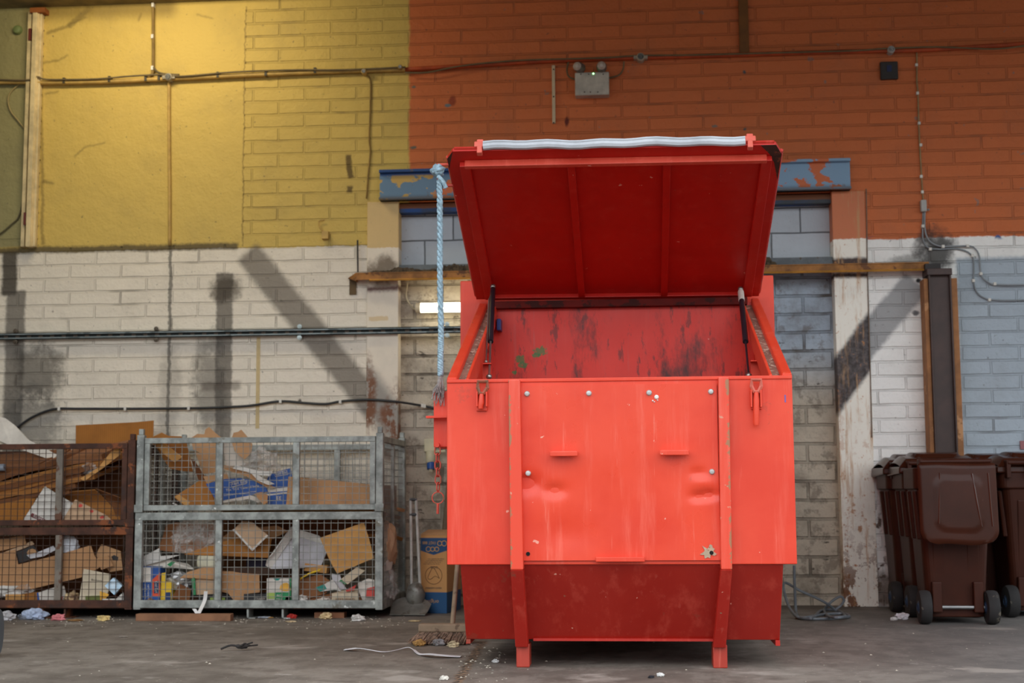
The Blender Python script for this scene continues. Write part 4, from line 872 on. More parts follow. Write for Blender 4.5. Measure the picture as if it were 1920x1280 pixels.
crumple('paper_bag', 'brown paper bag bulging against the right side mesh', 'bag', P(726, 1022, YC+.35), .12, KR['tan'], 21, (.5, 1, 1.2), amp=.3, group=gU)
sheet('paper_sheet', 'white paper sheet pressed against the right side mesh', 'paper', [(719, 1062, .15), (736, 1036, .34), (738, 1046, .36), (734, 1068, .3), (720, 1070, .15)], .2, 'white', group=gU)
for k, (a, b, t, m_) in enumerate(((722, 760, 946, 'kraft'), (724, 752, 960, 'brownbox'), (730, 756, 1000, 'ochre'), (722, 750, 975, 'dark'))):
    sheet('cardboard_sheet', ['flattened kraft sheet edge on, topmost at the right cage side', 'second flattened brown sheet below the topmost at the right cage side', 'lowest ochre sheet sticking out at the right cage side', 'third dark sheet below the topmost pair at the right cage side'][k], 'cardboard',
          [(a, t, .4), (b, t+8, .8), (b-2, t+14, .8), (a, t+8, .4), (a-60, t+6, .45), (a-60, t+2, .45)], .5, m_, group=gU)
crumple('plastic_film', 'wrinkled clear plastic at the bottom of the right side mesh', 'film', P(728, 1098, YC+.3), .1, MCLEAR, 31, (.5, 1, 1), group=gU)
# -- rusty cage
sheet('cardboard_sheet', 'tall ochre corrugated sheet sticking up behind the rusty cage', 'cardboard', [(142, 797), (200, 794), (256, 791), (288, 788), (287, 818), (272, 880), (142, 884)], CD-.12, 'corr', group=gD)
sheet('foam_sheet', 'curved white foam sheet leaning over the top of the rusty cage', 'sheet', [(-60, 770, .5), (0, 782, .5), (12, 785, .5), (28, 797, .48), (56, 826, .4), (107, 852, .3), (98, 863, .28), (60, 850, .34), (24, 838, .42), (-60, 800, .5)], .4, 'white', th=.02, bend=.02, group=gD)
r4 = random.Random(11); base = [(-40, 905, 112, 858, 'dark'), (-40, 893, 190, 852, 'brownbox'), (-40, 912, 205, 858, 'ochre'), (-40, 922, 165, 872, 'dark'), (-40, 932, 190, 866, 'ochre'), (-40, 940, 150, 884, 'brownbox'), (-40, 938, 176, 890, 'ochre'), (-40, 948, 140, 905, 'dark'), (-40, 952, 128, 915, 'brownbox'), (-40, 880, 70, 870, 'dark')]
names = ['dark thin card third from the top of the slanting stack', 'brown flattened box second from the top of the slanting stack', 'broad ochre flattened box at the middle of the slanting stack', 'dark flattened box just under the broad ochre one', 'ochre flattened box with a torn right end in the stack', 'brown flattened box in the lower half of the slanting stack', 'lower ochre flattened box of the slanting stack', 'dark flattened box second from the bottom of the stack', 'brown flattened box at the bottom of the slanting stack', 'dark topmost card of the slanting stack in the rusty cage']
for k, (a, t, b, u, m_) in enumerate(base):
    t += (t-u)/(b-a)*130; a -= 130
    y0 = .05+.015*(k % 3); h = 7+r4.random()*4
    p = [P(a, t, YC+y0), P((a+b)/2, (t+u)/2-2, YC+y0), P(b, u, YC+y0)]
    zd = Vector((0, .55, .10+.02*(k % 2))); th_ = h*(P(100, 0, YC+y0)-P(101, 0, YC+y0)).length
    mb = MB(); mb.grid(lambda s, t2: (p[0]*(1-s)*(1-s)+p[1]*2*s*(1-s)+p[2]*s*s)+zd*t2+Vector((0, 0, .012*noise.noise(Vector((s*5, t2*3, k))))), 14, 6, th_)
    tag(mb.build('flattened_box', KR[m_]), names[k], 'cardboard', gD)
sheet('cardboard_strip', 'crumpled ochre card strip rising to the right above the slanting stack', 'cardboard', [(150, 897, .04), (186, 876, .05), (208, 848, .06), (226, 836, .06), (226, 852, .06), (196, 876, .05), (158, 902, .04)], .05, 'orange', bend=.012, group=gD)
crumple('plastic_film', 'scrap of clear film caught beside the crumpled ochre strip', 'film', P(168, 879, YC+.07), .05, MCLEAR, 6, (1, .5, .7), group=gD)
mb = MB(); a = [P(116, 922, YC+.1), P(178, 917, YC+.1)]; b = [P(116, 972, YC+.06), P(222, 975, YC+.06)]
def curl(u, v):
    p = a[0].lerp(a[1], u).lerp(b[0].lerp(b[1], u), v); return p+Vector((.02*math.sin(v*PI)*-u, .12*math.sin(v*PI*.9), 0))
mb.grid(curl, 12, 12, .006); tag(mb.build('cardboard_sheet', KR['ochre']), 'curled dark ochre carton half open below the slanting stack', 'cardboard', gD)
mb = MB(); a2, b2 = [P(180, 915, YC+.14), P(226, 932, YC+.14)], [P(218, 975, YC+.1), P(232, 975, YC+.1)]
mb.grid(lambda u, v: a2[0].lerp(a2[1], u).lerp(b2[0].lerp(b2[1], u), v)+Vector((0, .08*math.sin(v*PI), 0)), 8, 8, .006); tag(mb.build('cardboard_sheet', KR['dark']), 'dark curled card behind the right end of the half open carton', 'cardboard', gD)
sheet('cardboard_sheet', 'brown panel standing at the back right behind the upper rusty gate', 'cardboard', [(118, 880), (232, 860), (232, 980), (118, 980)], .5, 'dark', group=gD)
o, n = sheet('carton', 'white carton standing on its corner with a dark red label in the rusty cage', 'carton', [(38, 983), (84, 911), (104, 924), (140, 945), (118, 983)], .045, 'white', group=gD, parts=[('label_panel', [(60, 961), (88, 975), (86, 981), (57, 968)], 'maroon', 'dark red label')])
addtext(o, n, 'ROMA', 62, 968.5, .043, .44, 5, 'white', wpx=23)
o, n = sheet('printed_carton', 'tan carton panel with red dots right of the white carton', 'carton', [(112, 983), (141, 936), (200, 966), (218, 983)], .04, 'tan', group=gD, parts=[('red_dot', [(147, 948), (150, 944), (155, 946), (154, 950), (149, 951)], 'red', 'red dot'), ('red_dot', [(168, 957), (172, 955), (176, 958), (173, 961), (169, 960)], 'red', None), ('red_dot', [(187, 969), (192, 966), (197, 969), (193, 972), (188, 972)], 'red', None)])
sheet('cardboard_sheet', 'ochre corrugated panel behind the white carton at the left edge', 'cardboard', [(-30, 937), (66, 934), (60, 985), (-30, 985)], .07, 'corr', group=gD)
mb = MB(); mb.cyl(P(-20, 877, YC+.03), P(9, 876, YC+.03), .024, 14); tag(mb.build('pipe', flat('grey_tube', (126, 132, 142), .4), smooth=True), 'short grey plastic pipe end poking in at the left edge of the picture', 'pipe', gD)
# lower rusty
o, n = sheet('cardboard_box', 'big kraft carton lying along the middle of the lower rusty cage', 'box', [(-30, 1044, .06), (28, 1030, .06), (34, 1058, .06), (100, 1042, .06), (170, 1022, .06), (177, 1041, .06), (190, 1062, .06), (150, 1083, .05), (100, 1094, .05), (50, 1106, .05), (-30, 1102, .05)], .06, 'kraft', group=gD)
sheet('cardboard_sheet', 'kraft flap at the top left of the lower rusty cage', 'cardboard', [(-30, 1015), (20, 1008), (46, 1003), (49, 1020), (12, 1030), (-30, 1038)], .09, 'kraft', group=gD)
o, n = sheet('board', 'black card with a round tan hole beside the white wrapping', 'board', [(28, 1036), (62, 1022), (74, 1036), (50, 1052), (33, 1056)], .075, 'black', group=gD, parts=[('tan_disc', [(50, 1036), (54, 1030), (61, 1028), (68, 1031), (70, 1037), (62, 1040), (54, 1041)], 'kraft', 'tan disc')])
sheet('plastic_wrap', 'long white plastic wrap lying on the big kraft carton', 'film', [(50, 1040, .05), (70, 1036, .05), (100, 1023, .05), (106, 1030, .05), (84, 1042, .05), (58, 1047, .05)], .05, 'grey', bend=.015, group=gD)
sheet('paper_strip', 'pale strip of card sloping above the black card', 'paper', [(10, 1034), (60, 1014), (64, 1020), (18, 1038)], .1, 'tan', group=gD)
crumple('plastic_bag', 'knotted white plastic bag behind the lower upright of the rusty cage', 'bag', P(127, 1025, YC+.1), .07, clearmat('white_bag', (222, 224, 230), .85), 9, (1.0, .6, 1.1), amp=.25, group=gD)
sheet('cardboard_box', 'kraft carton corner with a cut-out at the right of the rusty cage', 'box', [(179, 1041), (190, 1020), (226, 1033), (230, 1068), (206, 1072)], .1, 'kraft', group=gD, parts=[('hand_hole', [(209, 1043), (214, 1040), (222, 1044), (221, 1051), (212, 1050)], 'black', 'dark hand hole')])
sheet('cardboard_flap', 'small kraft flap folded down beside the carton corner', 'cardboard', [(180, 1047), (203, 1041), (212, 1060), (190, 1068)], .055, 'kraft', group=gD)
sheet('cardboard_sheet', 'dark brown panel at the back of the lower rusty cage', 'cardboard', [(-40, 1005), (232, 1002), (232, 1110), (-40, 1110)], .5, 'dark', group=gD)
o, n = sheet('paper_bag', 'upright beige printed bag with small dark lettering in the rusty cage', 'bag', [(148, 1125), (157, 1066), (207, 1076), (204, 1105), (196, 1128)], .05, 'cream', group=gD)
addtext(o, n, 'Bottom', 171, 1088, .048, .1, 3.4, 'black', wpx=20)
sheet('printed_carton', 'small pale blue and white square carton tilted on its corner', 'carton', [(196, 1098), (212, 1083), (229, 1098), (214, 1115)], .035, 'sky', th=.03, group=gD)
pcart('printed_carton', 'low orange-brown carton on the floor of the rusty cage', 'carton', 10, 1114, 46, 1132, .045, .12, 'orange', group=gD); pcart('printed_carton', 'darker orange carton right of the low orange-brown one', 'carton', 47, 1110, 70, 1131, .07, .12, 'ochre', group=gD)
o, n = sheet('paper_sheet', 'white sheet with a blue edge behind the lower upright', 'paper', [(70, 1111), (104, 1100), (120, 1098), (127, 1130), (74, 1130)], .05, 'white', group=gD, parts=[('blue_edge', [(69, 1111), (72, 1110), (75, 1130), (71, 1130)], 'blue', 'blue edge'), ('red_patch', [(112, 1120), (118, 1118), (116, 1129), (111, 1130)], 'red', 'red patch')])
sheet('printed_carton', 'olive printed carton front at the bottom of the rusty cage', 'carton', [(160, 1117), (187, 1116), (188, 1130), (161, 1130)], .04, 'olive', group=gD)
sheet('printed_carton', 'orange paper corner right of the olive carton', 'carton', [(187, 1108), (205, 1114), (196, 1124), (188, 1130)], .037, 'orangef', group=gD)
sheet('paper_sheet', 'white torn paper at the right foot of the rusty cage', 'paper', [(192, 1122), (218, 1122), (231, 1110), (232, 1132), (190, 1132)], .032, 'white', group=gD)
crumple('paper', 'white crumpled tissue at the bottom left of the rusty cage', 'paper', P(12, 1106, YC+.08), .07, KR['white'], 17, (1.4, .6, .6), group=gD)
crumple('food_wrapper', 'brown and cream food wrapper in the middle of the rusty cage floor', 'wrapper', P(135, 1122, YC+.06), .042, mat('mottled_wrap', (206, 180, 134), .6, c2=(84, 44, 34), scale=22), 12, group=gD)
crumple('plastic_bottle', 'crushed clear bottle lying on the low orange carton', 'bottle', P(44, 1104, YC+.06), .045, MCLEAR, 22, (1.4, .6, .6), group=gD)
crumple('bottle', 'dark green bottle neck standing behind the low orange carton', 'bottle', P(30, 1099, YC+.09), .025, flat('bottle_green', (30, 60, 40), .2), 3, (.7, .7, 2), amp=.1, group=gD)
# ------------------------------------------------------------------ wheelie bins
MBIN = mat('brown_plastic', (66, 31, 19), .45, var=.15, scale=5, spots=[((86, 58, 42), .3, 7)], spec=.2)
MBIN2 = mat('brown_plastic_lid', (66, 31, 18), .26, var=.15, scale=4, spots=[((86, 60, 44), .28, 7)], spec=.2)
MTYRE = mat('rubber_tyre', (44, 42, 42), .85, spots=[((104, 96, 84), .4, 14)]); MHUB = flat('blue_hub', (46, 66, 92), .5); MAX = mat('axle_steel', (150, 150, 150), .4, .6)
BW, BD, BH = .46, .50, .93
def bin_(loc, rz, label, lid_open, sticker=False):
    o = empty('wheelie_bin', loc, label, 'bin', 'brown wheelie bins by the wall', rz=rz)
    OFF[o.name] = Vector((0, 0, 0))
    # local: back (wheels) towards -y
    def ring(w, d, yc, z, r=.05, n=5):
        out = []
        for cx, cy, a0 in ((1, 1, 0), (-1, 1, 90), (-1, -1, 180), (1, -1, 270)):
            for k in range(n+1):
                a = math.radians(a0+90*k/n); out.append((cx*(w/2-r)+r*math.cos(a), yc+cy*(d/2-r)+r*math.sin(a), z))
        return out
    prof = [(.345, .32, .02, .04), (.35, .33, .02, .14), (.43, .40, 0, BH-.13), (.47, .43, 0, BH-.125), (.47, .43, 0, BH), (.425, .39, 0, BH), (.34, .32, .02, .1)]
    mb = MB(); rings = [ring(*p) for p in prof]; n = len(rings[0])
    vs = [v for r in rings for v in r]; fs = [(i*n+k, i*n+(k+1)%n, (i+1)*n+(k+1)%n, (i+1)*n+k) for i in range(len(rings)-1) for k in range(n)]
    fs += [tuple(range(n-1, -1, -1)), tuple(range((len(rings)-1)*n, len(rings)*n))]
    mb.add(vs, fs)
    for x in (-.10, .10): mb.hexa([(x-.035, -.15, .22), (x+.035, -.15, .22), (x+.035, -.203, BH-.2), (x-.035, -.203, BH-.2)], [(x-.035, -.1, .22), (x+.035, -.1, .22), (x+.035, -.1, BH-.2), (x-.035, -.1, BH-.2)])
    for s in (-1, 1):
        for yy in (-.12, .05): mb.hexa([(s*.19, yy-.03, .5), (s*.19, yy+.03, .5), (s*.216, yy+.03, BH-.14), (s*.216, yy-.03, BH-.14)], [(s*.215, yy-.02, .5), (s*.215, yy+.02, .5), (s*.236, yy+.02, BH-.14), (s*.236, yy-.02, BH-.14)])
    mb.build('body', MBIN, o, bevel=.006)
    for x in (-.12, .12):
        mb = MB(); mb.box(x-.028, x+.028, -.19, -.10, .07, .25); mb.build('axle_bracket', MBIN, o, bevel=.006)
    mb = MB(); mb.cyl((-.22, -.17, .1), (.22, -.17, .1), .011, 10); mb.build('axle', MAX, o)
    for s in (-1, 1):
        c = Vector((s*.195, -.17, .1)); mb = MB()
        mb.lathe([(.07, -.034), (.094, -.032), (.1, -.016), (.1, .016), (.094, .032), (.07, .034)], c, (1, 0, 0), 24); w = mb.build('wheel', MTYRE, o, smooth=True)
        mb = MB(); mb.lathe([(.066, -.028), (.03, -.036), (.022, -.042), (.022, .042), (.03, .036), (.066, .028)], c, (1, 0, 0), 16); mb.build('hub', MHUB, w)
    # hinge bar / handle on the back
    mb = MB(); mb.tube([(-.205, -.255, BH+.035), (.205, -.255, BH+.035)], .016, 10)
    for x in (-.2, -.07, .07, .2): mb.box(x-.013, x+.013, -.265, -.2, BH-.06, BH+.05)
    mb.build('handle_bar', MBIN, o, bevel=.003)
    lw, ld = (.445 if lid_open else .48), .5
    def lid(u, v):
        x = (u-.5)*lw; y = v*ld
        e = min(u, 1-u, v*1.2, 1-v); h = (.014 if lid_open else .045)*min(1, e/(.03 if lid_open else .09))
        p = max(0, 1-((abs(u-.5)/.3)**6+(abs(v-.5)/.33)**6)); h += (.008 if lid_open else .022)*min(1, p*4)
        d = max(abs(u-.5)-.40, 0)+max(abs(v-.5)-.40, 0)
        if d > .12 : pass
        return x, y, h
    mb = MB()
    if lid_open:   # hangs down behind the bin
        def f(u, v):
            x, y, h = lid(u, v); t = max(0, (v*ld-(ld-.085))/.085); k = (lw/2-.085+.085*math.sqrt(max(0, 1-t*t)))/(lw/2)
            return (x*k, -.28-h*.8-.03*v, BH+.02-y*.94+.012*noise.noise(Vector((u*2, v*2, 3))))
    else:
        def f(u, v):
            x, y, h = lid(u, v); return (x*1.04, -.225+y*.93, BH+.012+h+.03*math.sin(v*PI))
    mb.grid(f, 32, 32, .006); l = mb.build('lid', MBIN2, o, smooth=True)
    if lid_open:
        mb = MB()
        for x0, x1 in ((.085, .125), (.178, .188)): mb.tube([q_+Vector((0, -.006, 0)) for q_ in bez([f(.5+x0/lw, .12), f(.5+(x0+x1)/2/lw, .5), f(.5+x1/lw, .78)], 5)], .006, 6)
        mb.tube([q_+Vector((0, -.006, 0)) for q_ in bez([f(.5-.1/lw, .12), f(.5-.12/lw, .75)], 5)], .005, 6)
        mb.build('lid_ridge', mat('glossy_ridge', (70, 34, 20), .18), l, smooth=True)
        mb = MB()
        for x, v in ((-.2, .74), (.2, .74), (-.08, .955), (.09, .955)):
            p = Vector(f(.5+x/lw, v)); mb.cyl(p+Vector((0, .003, 0)), p+Vector((0, -.004, 0)), .008, 10)
        mb.build('lid_hole', MBLK, l)
    else:
        mb = MB(); mb.hexa([(-.26, -.225, BH-.03), (.26, -.225, BH-.03), (.26, .235, BH-.045), (-.26, .235, BH-.045)], [(-.255, -.22, BH+.016), (.255, -.22, BH+.016), (.255, .23, BH+.02), (-.255, .23, BH+.02)]); mb.build('lid_skirt', MBIN2, l, bevel=.01)
    if sticker:
        R = .055; mb = MB(); c = Vector((.02, -.198, .66)); mb.lathe([(R, 0), (R, .002)], c, (0, -1, -.05), 24); s_ = mb.build('sticker', flat('white_sticker', (230, 230, 226)), o)
        mb = MB(); mb.prism([c+Vector((-.02, -.003, -.02)), c+Vector((.0, -.003, -.04)), c+Vector((.03, -.003, 0)), c+Vector((.0, -.003, .03)), c+Vector((.01, -.003, .005)), c+Vector((-.015, -.003, .02))], (0, -.0015, 0)); mb.build('sticker_mark', flat('dark_mark', (40, 50, 50)), s_)
    return o
def bloc(px, py, dy=.17):
    p = F(px, py); return Vector((p.x, p.y+dy, 0))
bin_(bloc(1799, 1170), -.03, 'brown wheelie bin in front with its lid hanging open down the back', True)
bin_(bloc(1771, 1157), -.0, 'brown wheelie bin standing directly behind the open-lidded one', False)
bin_(bloc(1737, 1147), -.0, 'leftmost brown wheelie bin with a round white sticker, nearest the rusty column', False, True)
bin_(bloc(1880, 1147), 0, 'brown wheelie bin in deep shade between the open-lidded bin and the rightmost bin', False)
bin_(bloc(1954, 1157), .04, 'brown wheelie bin cut off by the right picture edge', False)

# ------------------------------------------------------------------ carton, dustpan, brooms, plug beside the skip
cf = F(838, 1150); ca = P(787, 1145, cf.y+.05)
ax = Vector((ca.x-cf.x, ca.y-cf.y, 0)); wlen = .205; ux = (Vector((-1, .16, 0))).normalized(); uy = Vector((.16, 1, 0)).normalized()
Hc = P(838, 1003, cf.y).z; pxl = (P(839, 1100, cf.y)-P(838, 1100, cf.y)).length; Wc = abs(P(787, 1100, cf.y).x-cf.x)*1.01; Dc = .34
g = G('blue_brown_carton'); v = g.coord('Object'); x, y, z = g.xyz(v)
du = ((x*ux.x+y*ux.y)-Wc*.5).abs()
k = g.mix(g.noise(v, 6, 3)*.3, (198, 146, 88), (170, 118, 64))
top = (z+du*-.28-Hc*.615).step(-.003, .003).max(z.step(10, 11)); 
k = g.mix((z-(Hc*.745)-du*.32).step(-.003, .003)*(z-Hc*.965).step(.003, -.003), k, (34, 72, 112))
k = g.mix((z-Hc*.27).step(.003, -.003), k, (32, 78, 120))
MCART = g.out(k, .75)
ct = empty('cardboard_carton', cf, 'tall brown and blue printed carton standing upside down beside the skip', 'carton')
OFF[ct.name] = Vector(cf)
def cq(a, b, z): return Vector((cf.x, cf.y, 0))+ux*a+uy*b+Vector((0, 0, z))
mb = MB(); mb.hexa([cq(0, 0, 0), cq(Wc, 0, 0), cq(Wc, 0, Hc), cq(0, 0, Hc)], [cq(0, Dc, 0), cq(Wc, Dc, 0), cq(Wc, Dc, Hc), cq(0, Dc, Hc)]); mb.build('body', MCART, ct, bevel=.003)
for a0, a1, b0, b1, dz, tip in ((0, Wc, 0, Dc*.5, .0, .028), (0, Wc, Dc, Dc*.5, .0, .024)):
    mb = MB(); mb.prism([cq(a0, b0, Hc+.001), cq(a1, b0, Hc+.001), cq(a1, b1, Hc+tip), cq(a0, b1, Hc+tip)], (0, 0, .005)); mb.build('top_flap', KR['kraft'], ct)
MPR = flat('ochre_print', (206, 160, 104), .8); MPB = flat('navy_print', (70, 64, 70), .8)
nrm = ux.cross(Vector((0, 0, 1))); nrm = nrm if nrm.y < 0 else -nrm
def ctext(s, a, z, h, w, m_):
    """printing upside down: runs right to left"""
    mb = MB(); text_mesh(mb, s, cq(a, 0, z)+nrm*.001, ux, (0, 0, -1), h, .0012, w); return mb.build('print', m_, ct)
ctext('FAST 888', Wc*.42, Hc*.92, .02, Wc*.5, MPR); ctext('DO-NE', Wc*.35, Hc*.60, .014, Wc*.26, MPB); ctext('HEAVY GARMENT', Wc*.2, Hc*.335, .012, Wc*.62, MPB); ctext('origin', Wc*.3, Hc*.17, .025, Wc*.42, MPR)
for k in range(4): ctext('keep dry handle care', Wc*.12+k*.01, Hc*(.70-k*.022), .006, Wc*.6, MPB)
mb = MB()
for (a, z, r) in ((.1, .895, .017), (.27, .895, .015), (.38, .82, .014), (.54, .82, .014), (.70, .82, .016)):
    mb.tube([cq(Wc*a+r*math.cos(t*PI/10), 0, Hc*z+r*math.sin(t*PI/10))+nrm*.0015 for t in range(20)], .003, 5, closed=True)
mb.build('round_symbol', MPR, ct)
mb = MB(); r = .058; c0 = (Wc*.5, Hc*.485)
mb.tube([cq(c0[0]+r*math.cos(t*PI/16), 0, c0[1]+r*math.sin(t*PI/16))+nrm*.0015 for t in range(32)], .002, 5, closed=True)
mb.tube(bez([cq(c0[0]+a_, 0, c0[1]+b_)+nrm*.0015 for a_, b_ in ((-.04, -.02), (-.01, -.005), (.02, -.025), (.04, -.015), (.015, .04), (0, .048), (-.02, .02), (-.04, -.02))], 5), .002, 5)
mb.build('emblem', flat('brown_print', (132, 92, 58), .8), ct)
# dustpan with long twin handle
dp = F(766, 1154); MDP = mat('dusty_steel', (150, 148, 140), .5, .4, spots=[((110, 104, 94), .45, 12)])
dpo = empty('dustpan', dp, 'long-handled grey metal dustpan standing beside the galvanised cage', 'dustpan')
mb = MB()
def pan(u, v):
    a = -.5+u; w = .115+.02*v; x = a*2*w; y = .16*v-.05; z = .012+.10*(v**1.5)*(1-abs(a*2)**3*.45)
    return dp+Vector((x, y, z))
mb.grid(pan, 16, 10, .004)
mb.build('pan', MDP, dpo, smooth=True)
mb = MB(); mb.blob(dp+Vector((.03, .09, .13)), .07, 4, .15, 1.5, (.9, .7, 1.1), 3, .01); mb.build('hood', MDP, dpo, smooth=True)
mb = MB()
tp = P(775, 934, dp.y+.1)
for dx in (-.018, .018): mb.tube([dp+Vector((.035+dx*1.6, .1, .10)), Vector((tp.x+dx, tp.y, tp.z))], .0095, 8)
hd = mb.build('handle_tube', mat('white_tube', (206, 204, 196), .4), dpo, smooth=True)
mb = MB()
for k in (.99, .86): 
    c = dp.lerp(tp, k)+Vector((.005, .0, 0)); c.y = tp.y; mb.tube([Vector((tp.x-.024, tp.y, c.z)), Vector((tp.x+.024, tp.y, c.z))], .011, 8)
mb.build('grip_clamp', flat('dark_clamp', (70, 70, 72)), hd)
# sweeping broom lying on its head
bh = F(838, 1212); MBRW = mat('grey_wood', (150, 128, 104), .8, spots=[((110, 90, 72), .45, 10)])
br = empty('broom', bh, 'wide sweeping broom with dusty bristles on the floor in front of the carton', 'broom')
hy = bh.y+.16
mb = MB(); a_, b_ = P(782, 1176, hy), P(884, 1176, hy); mb.box(a_.x+.01, b_.x, hy-.03, hy+.035, P(838, 1184, hy).z, P(838, 1172, hy).z+.01); hdw = mb.build('head', MBRW, br, bevel=.008)
mb = MB(); r6 = random.Random(9); zt_ = P(838, 1183, hy).z
for k in range(330):
    u = r6.random(); x = a_.x+.015+(b_.x-a_.x-.02)*u; yy = hy+r6.uniform(-.02, .02); L = r6.uniform(.8, 1.)
    ex = x-.03*r6.random()-.03*(1-u); ey = yy-.07*L-r6.random()*.05
    mb.tube([(x, yy, zt_), ((x+ex)/2-.004, (yy+ey)/2, zt_*.55), (ex, ey, .004+r6.random()*.012)], [.0028, .0028, .0016], 4, cap=False)
mb.build('bristle', mat('brown_bristle', (168, 140, 118), .9, var=.45, scale=40), br)['kind'] = 'stuff'
mb = MB(); p0 = P(848, 1175, hy); p1 = P(864, 985, hy+.35); mb.tube([p0, p1], .0135, 10); mb.build('handle', MBRW, br, smooth=True)
for k, (px, py, r, cc, nm, lb) in enumerate(((850, 1209, .024, (226, 206, 166), 'paper', 'crumpled cream paper caught in the broom bristles'), (822, 1206, .026, (150, 146, 146), 'dust_clump', 'grey fluff clump caught in the broom bristles'), (800, 1203, .024, (136, 130, 128), 'dust_clump', 'darker fluff clump at the left end of the broom'), (786, 1207, .026, (192, 146, 82), 'dry_leaf', 'curled ochre leaf left of the broom head'))):
    p = F(px, py+4); crumple(nm, lb, 'litter', p+Vector((0, .0, r*.6)), r, mat('litter_%d' % k, cc, .9, var=.35, scale=30), k+40, (1.2, .8, .6), lo=.001, group='litter round the broom')
# poles leaning on the wall
for a_, b_, r, cc, lb in (((826, 1000), (841, 850), .019, (132, 112, 88), 'thick grey wooden pole leaning on the wall behind the carton'), ((833, 985), (850, 900), .012, (226, 150, 140), 'pink broom handle leaning right of the thick wooden pole')):
    q0, q1 = P(*a_, YW-.42), P(*b_, YW-.14); d = (q0-q1); q0 = Vector((P(a_[0]-6, 1110, YW-.12).x, YW-.12, .02)); q1.y = YW+.05
    mb = MB(); mb.tube([q0, q1+(q1-q0)*.1], r, 10); tag(mb.build('pole', mat('pole_%d' % int(r*1000), cc, .7), smooth=True), lb, 'pole')
# grey hose coil right of the skip
hp = []
def fl(px, py, z=.012): return F(px, py, z)
h0 = P(1492, 1062, YW-.3)
hz = bez([P(1489, 1060, YW-.55), P(1490, 1100, YW-.55), P(1493, 1150, YW-.6), fl(1500, 1158), fl(1540, 1160), fl(1590, 1156), fl(1580, 1150), fl(1540, 1152), fl(1500, 1158), fl(1478, 1140, .05)+Vector((0, 0, .02)), P(1470, 1093, YW-.5), P(1500, 1107, YW-.5), P(1545, 1128, YW-.5), P(1575, 1150, YW-.5), fl(1585, 1155, .03), fl(1560, 1157, .03), P(1545, 1146, YW-.45), P(1556, 1130, YW-.4), P(1575, 1118, YW-.4), P(1582, 1126, YW-.4), P(1570, 1140, YW-.4), P(1540, 1152, YW-.45), fl(1520, 1158, .03)], 8)
mb = MB(); mb.tube([Vector((p.x, p.y, max(p.z, .011))) for p in hz], .009, 8); tag(mb.build('hose', mat('grey_hose', (112, 118, 124), .35), smooth=True), 'loose grey hose looped on the floor right of the skip', 'hose')
# blue industrial plug socket
sp = P(806, 838, YW+REC); yS = YW+REC
so = empty('wall_socket', sp, 'cream wall socket with a blue plug between the cage and the skip', 'socket'); MCR = flat('cream_plastic', (212, 204, 172), .5)
mb = MB(); prect(mb, 795, 823, 815, 847, yS-.03, .03); mb.build('back_plate', MCR, so, bevel=.004)
mb = MB(); mb.lathe([(.034, 0), (.036, .03), (.034, .085), (.03, .09)], P(808, 846, yS-.06)+Vector((0, 0, 0)), (0, -.25, -1), 16); mb.build('housing', MCR, so, smooth=True)
mb = MB(); mb.lathe([(.027, 0), (.029, .02), (.026, .055)], P(808, 866, yS-.085), (0, -.25, -1), 16); mb.build('plug', flat('blue_plug', (36, 84, 160), .4), so, smooth=True)
mb = MB(); mb.tube([P(808, 878, yS-.1), P(808, 884, yS-.1)], .014, 8); mb.tube([P(812, 847, yS-.05), P(835, 846, yS-.05)], .009, 8); mb.build('gland', MCR, so)

# ------------------------------------------------------------------ things fixed to the wall
# steel track of a sliding door
MTR = mat('rusty_track', (176, 118, 58), .7, .1, var=.3, spots=[((110, 70, 40), .46, 8), ((226, 206, 170), .28, 60)], bump=.3); MTRR = MTR
zt2 = (P(760, 517, YW-.07).z+P(1600, 503, YW-.07).z)/2
x0, x1 = P(668, 520, YW-.07).x, P(1741, 503, YW-.07).x
tr_ = empty('door_track', ((x0+x1)/2, YW-.04, zt2), 'rusty horizontal sliding door track running across the wall behind the skip', 'track')
mb = MB(); mb.prism([(x0, YW-.09, zt2-.03), (x0-.07, YW-.03, zt2), (x0, YW-.09, zt2+.03)], (0, .08, 0)); mb.box(x0, x1, YW-.09, YW-.08, zt2-.022, zt2+.022); mb.box(x0, x1, YW-.09, YW-.013, zt2+.02, zt2+.03); mb.build('rail', MTR, tr_)
mb = MB(); mb.tube([(x0+.1, YW-.092, zt2-.026), (x1, YW-.092, zt2-.026)], .008, 6); mb.build('rail_lip', mat('worn_lip', (210, 150, 66), .4, .3), tr_)
mb = MB()
for k in range(44):
    px = 700+k*4.3 if k < 40 else 1440; p = P(px, 508, YW-.05); p.z = zt2+.03; hh = .018+.03*max(0, noise.noise(Vector((k*.33, 2, 1))))+(.028 if 30 < k < 42 else 0)+(.016 if 8 < k < 18 else 0)
    mb.blob(p, .02, k, .5, 2, (1.2, 1, hh/.02), 2, zt2+.03)
mb.build('dirt_heap', mat('nest_dirt', (96, 80, 60), .95, var=.5, scale=40), tr_)['kind'] = 'stuff'
mb = MB(); prect(mb, 655, 522, 668, 552, YW-.012, .012); mb.build('fixing_scar', mat('brown_scar', (104, 84, 58), .9), tr_)
mb = MB(); mb.tube([P(671, 510, YW-.03), P(670.5, 450, YW-.03)], .006, 8); tag(mb.build('iron_rod', flat('black_iron', (40, 36, 32), .7)), 'thin black iron rod standing on the left end of the rusty door track', 'rod')
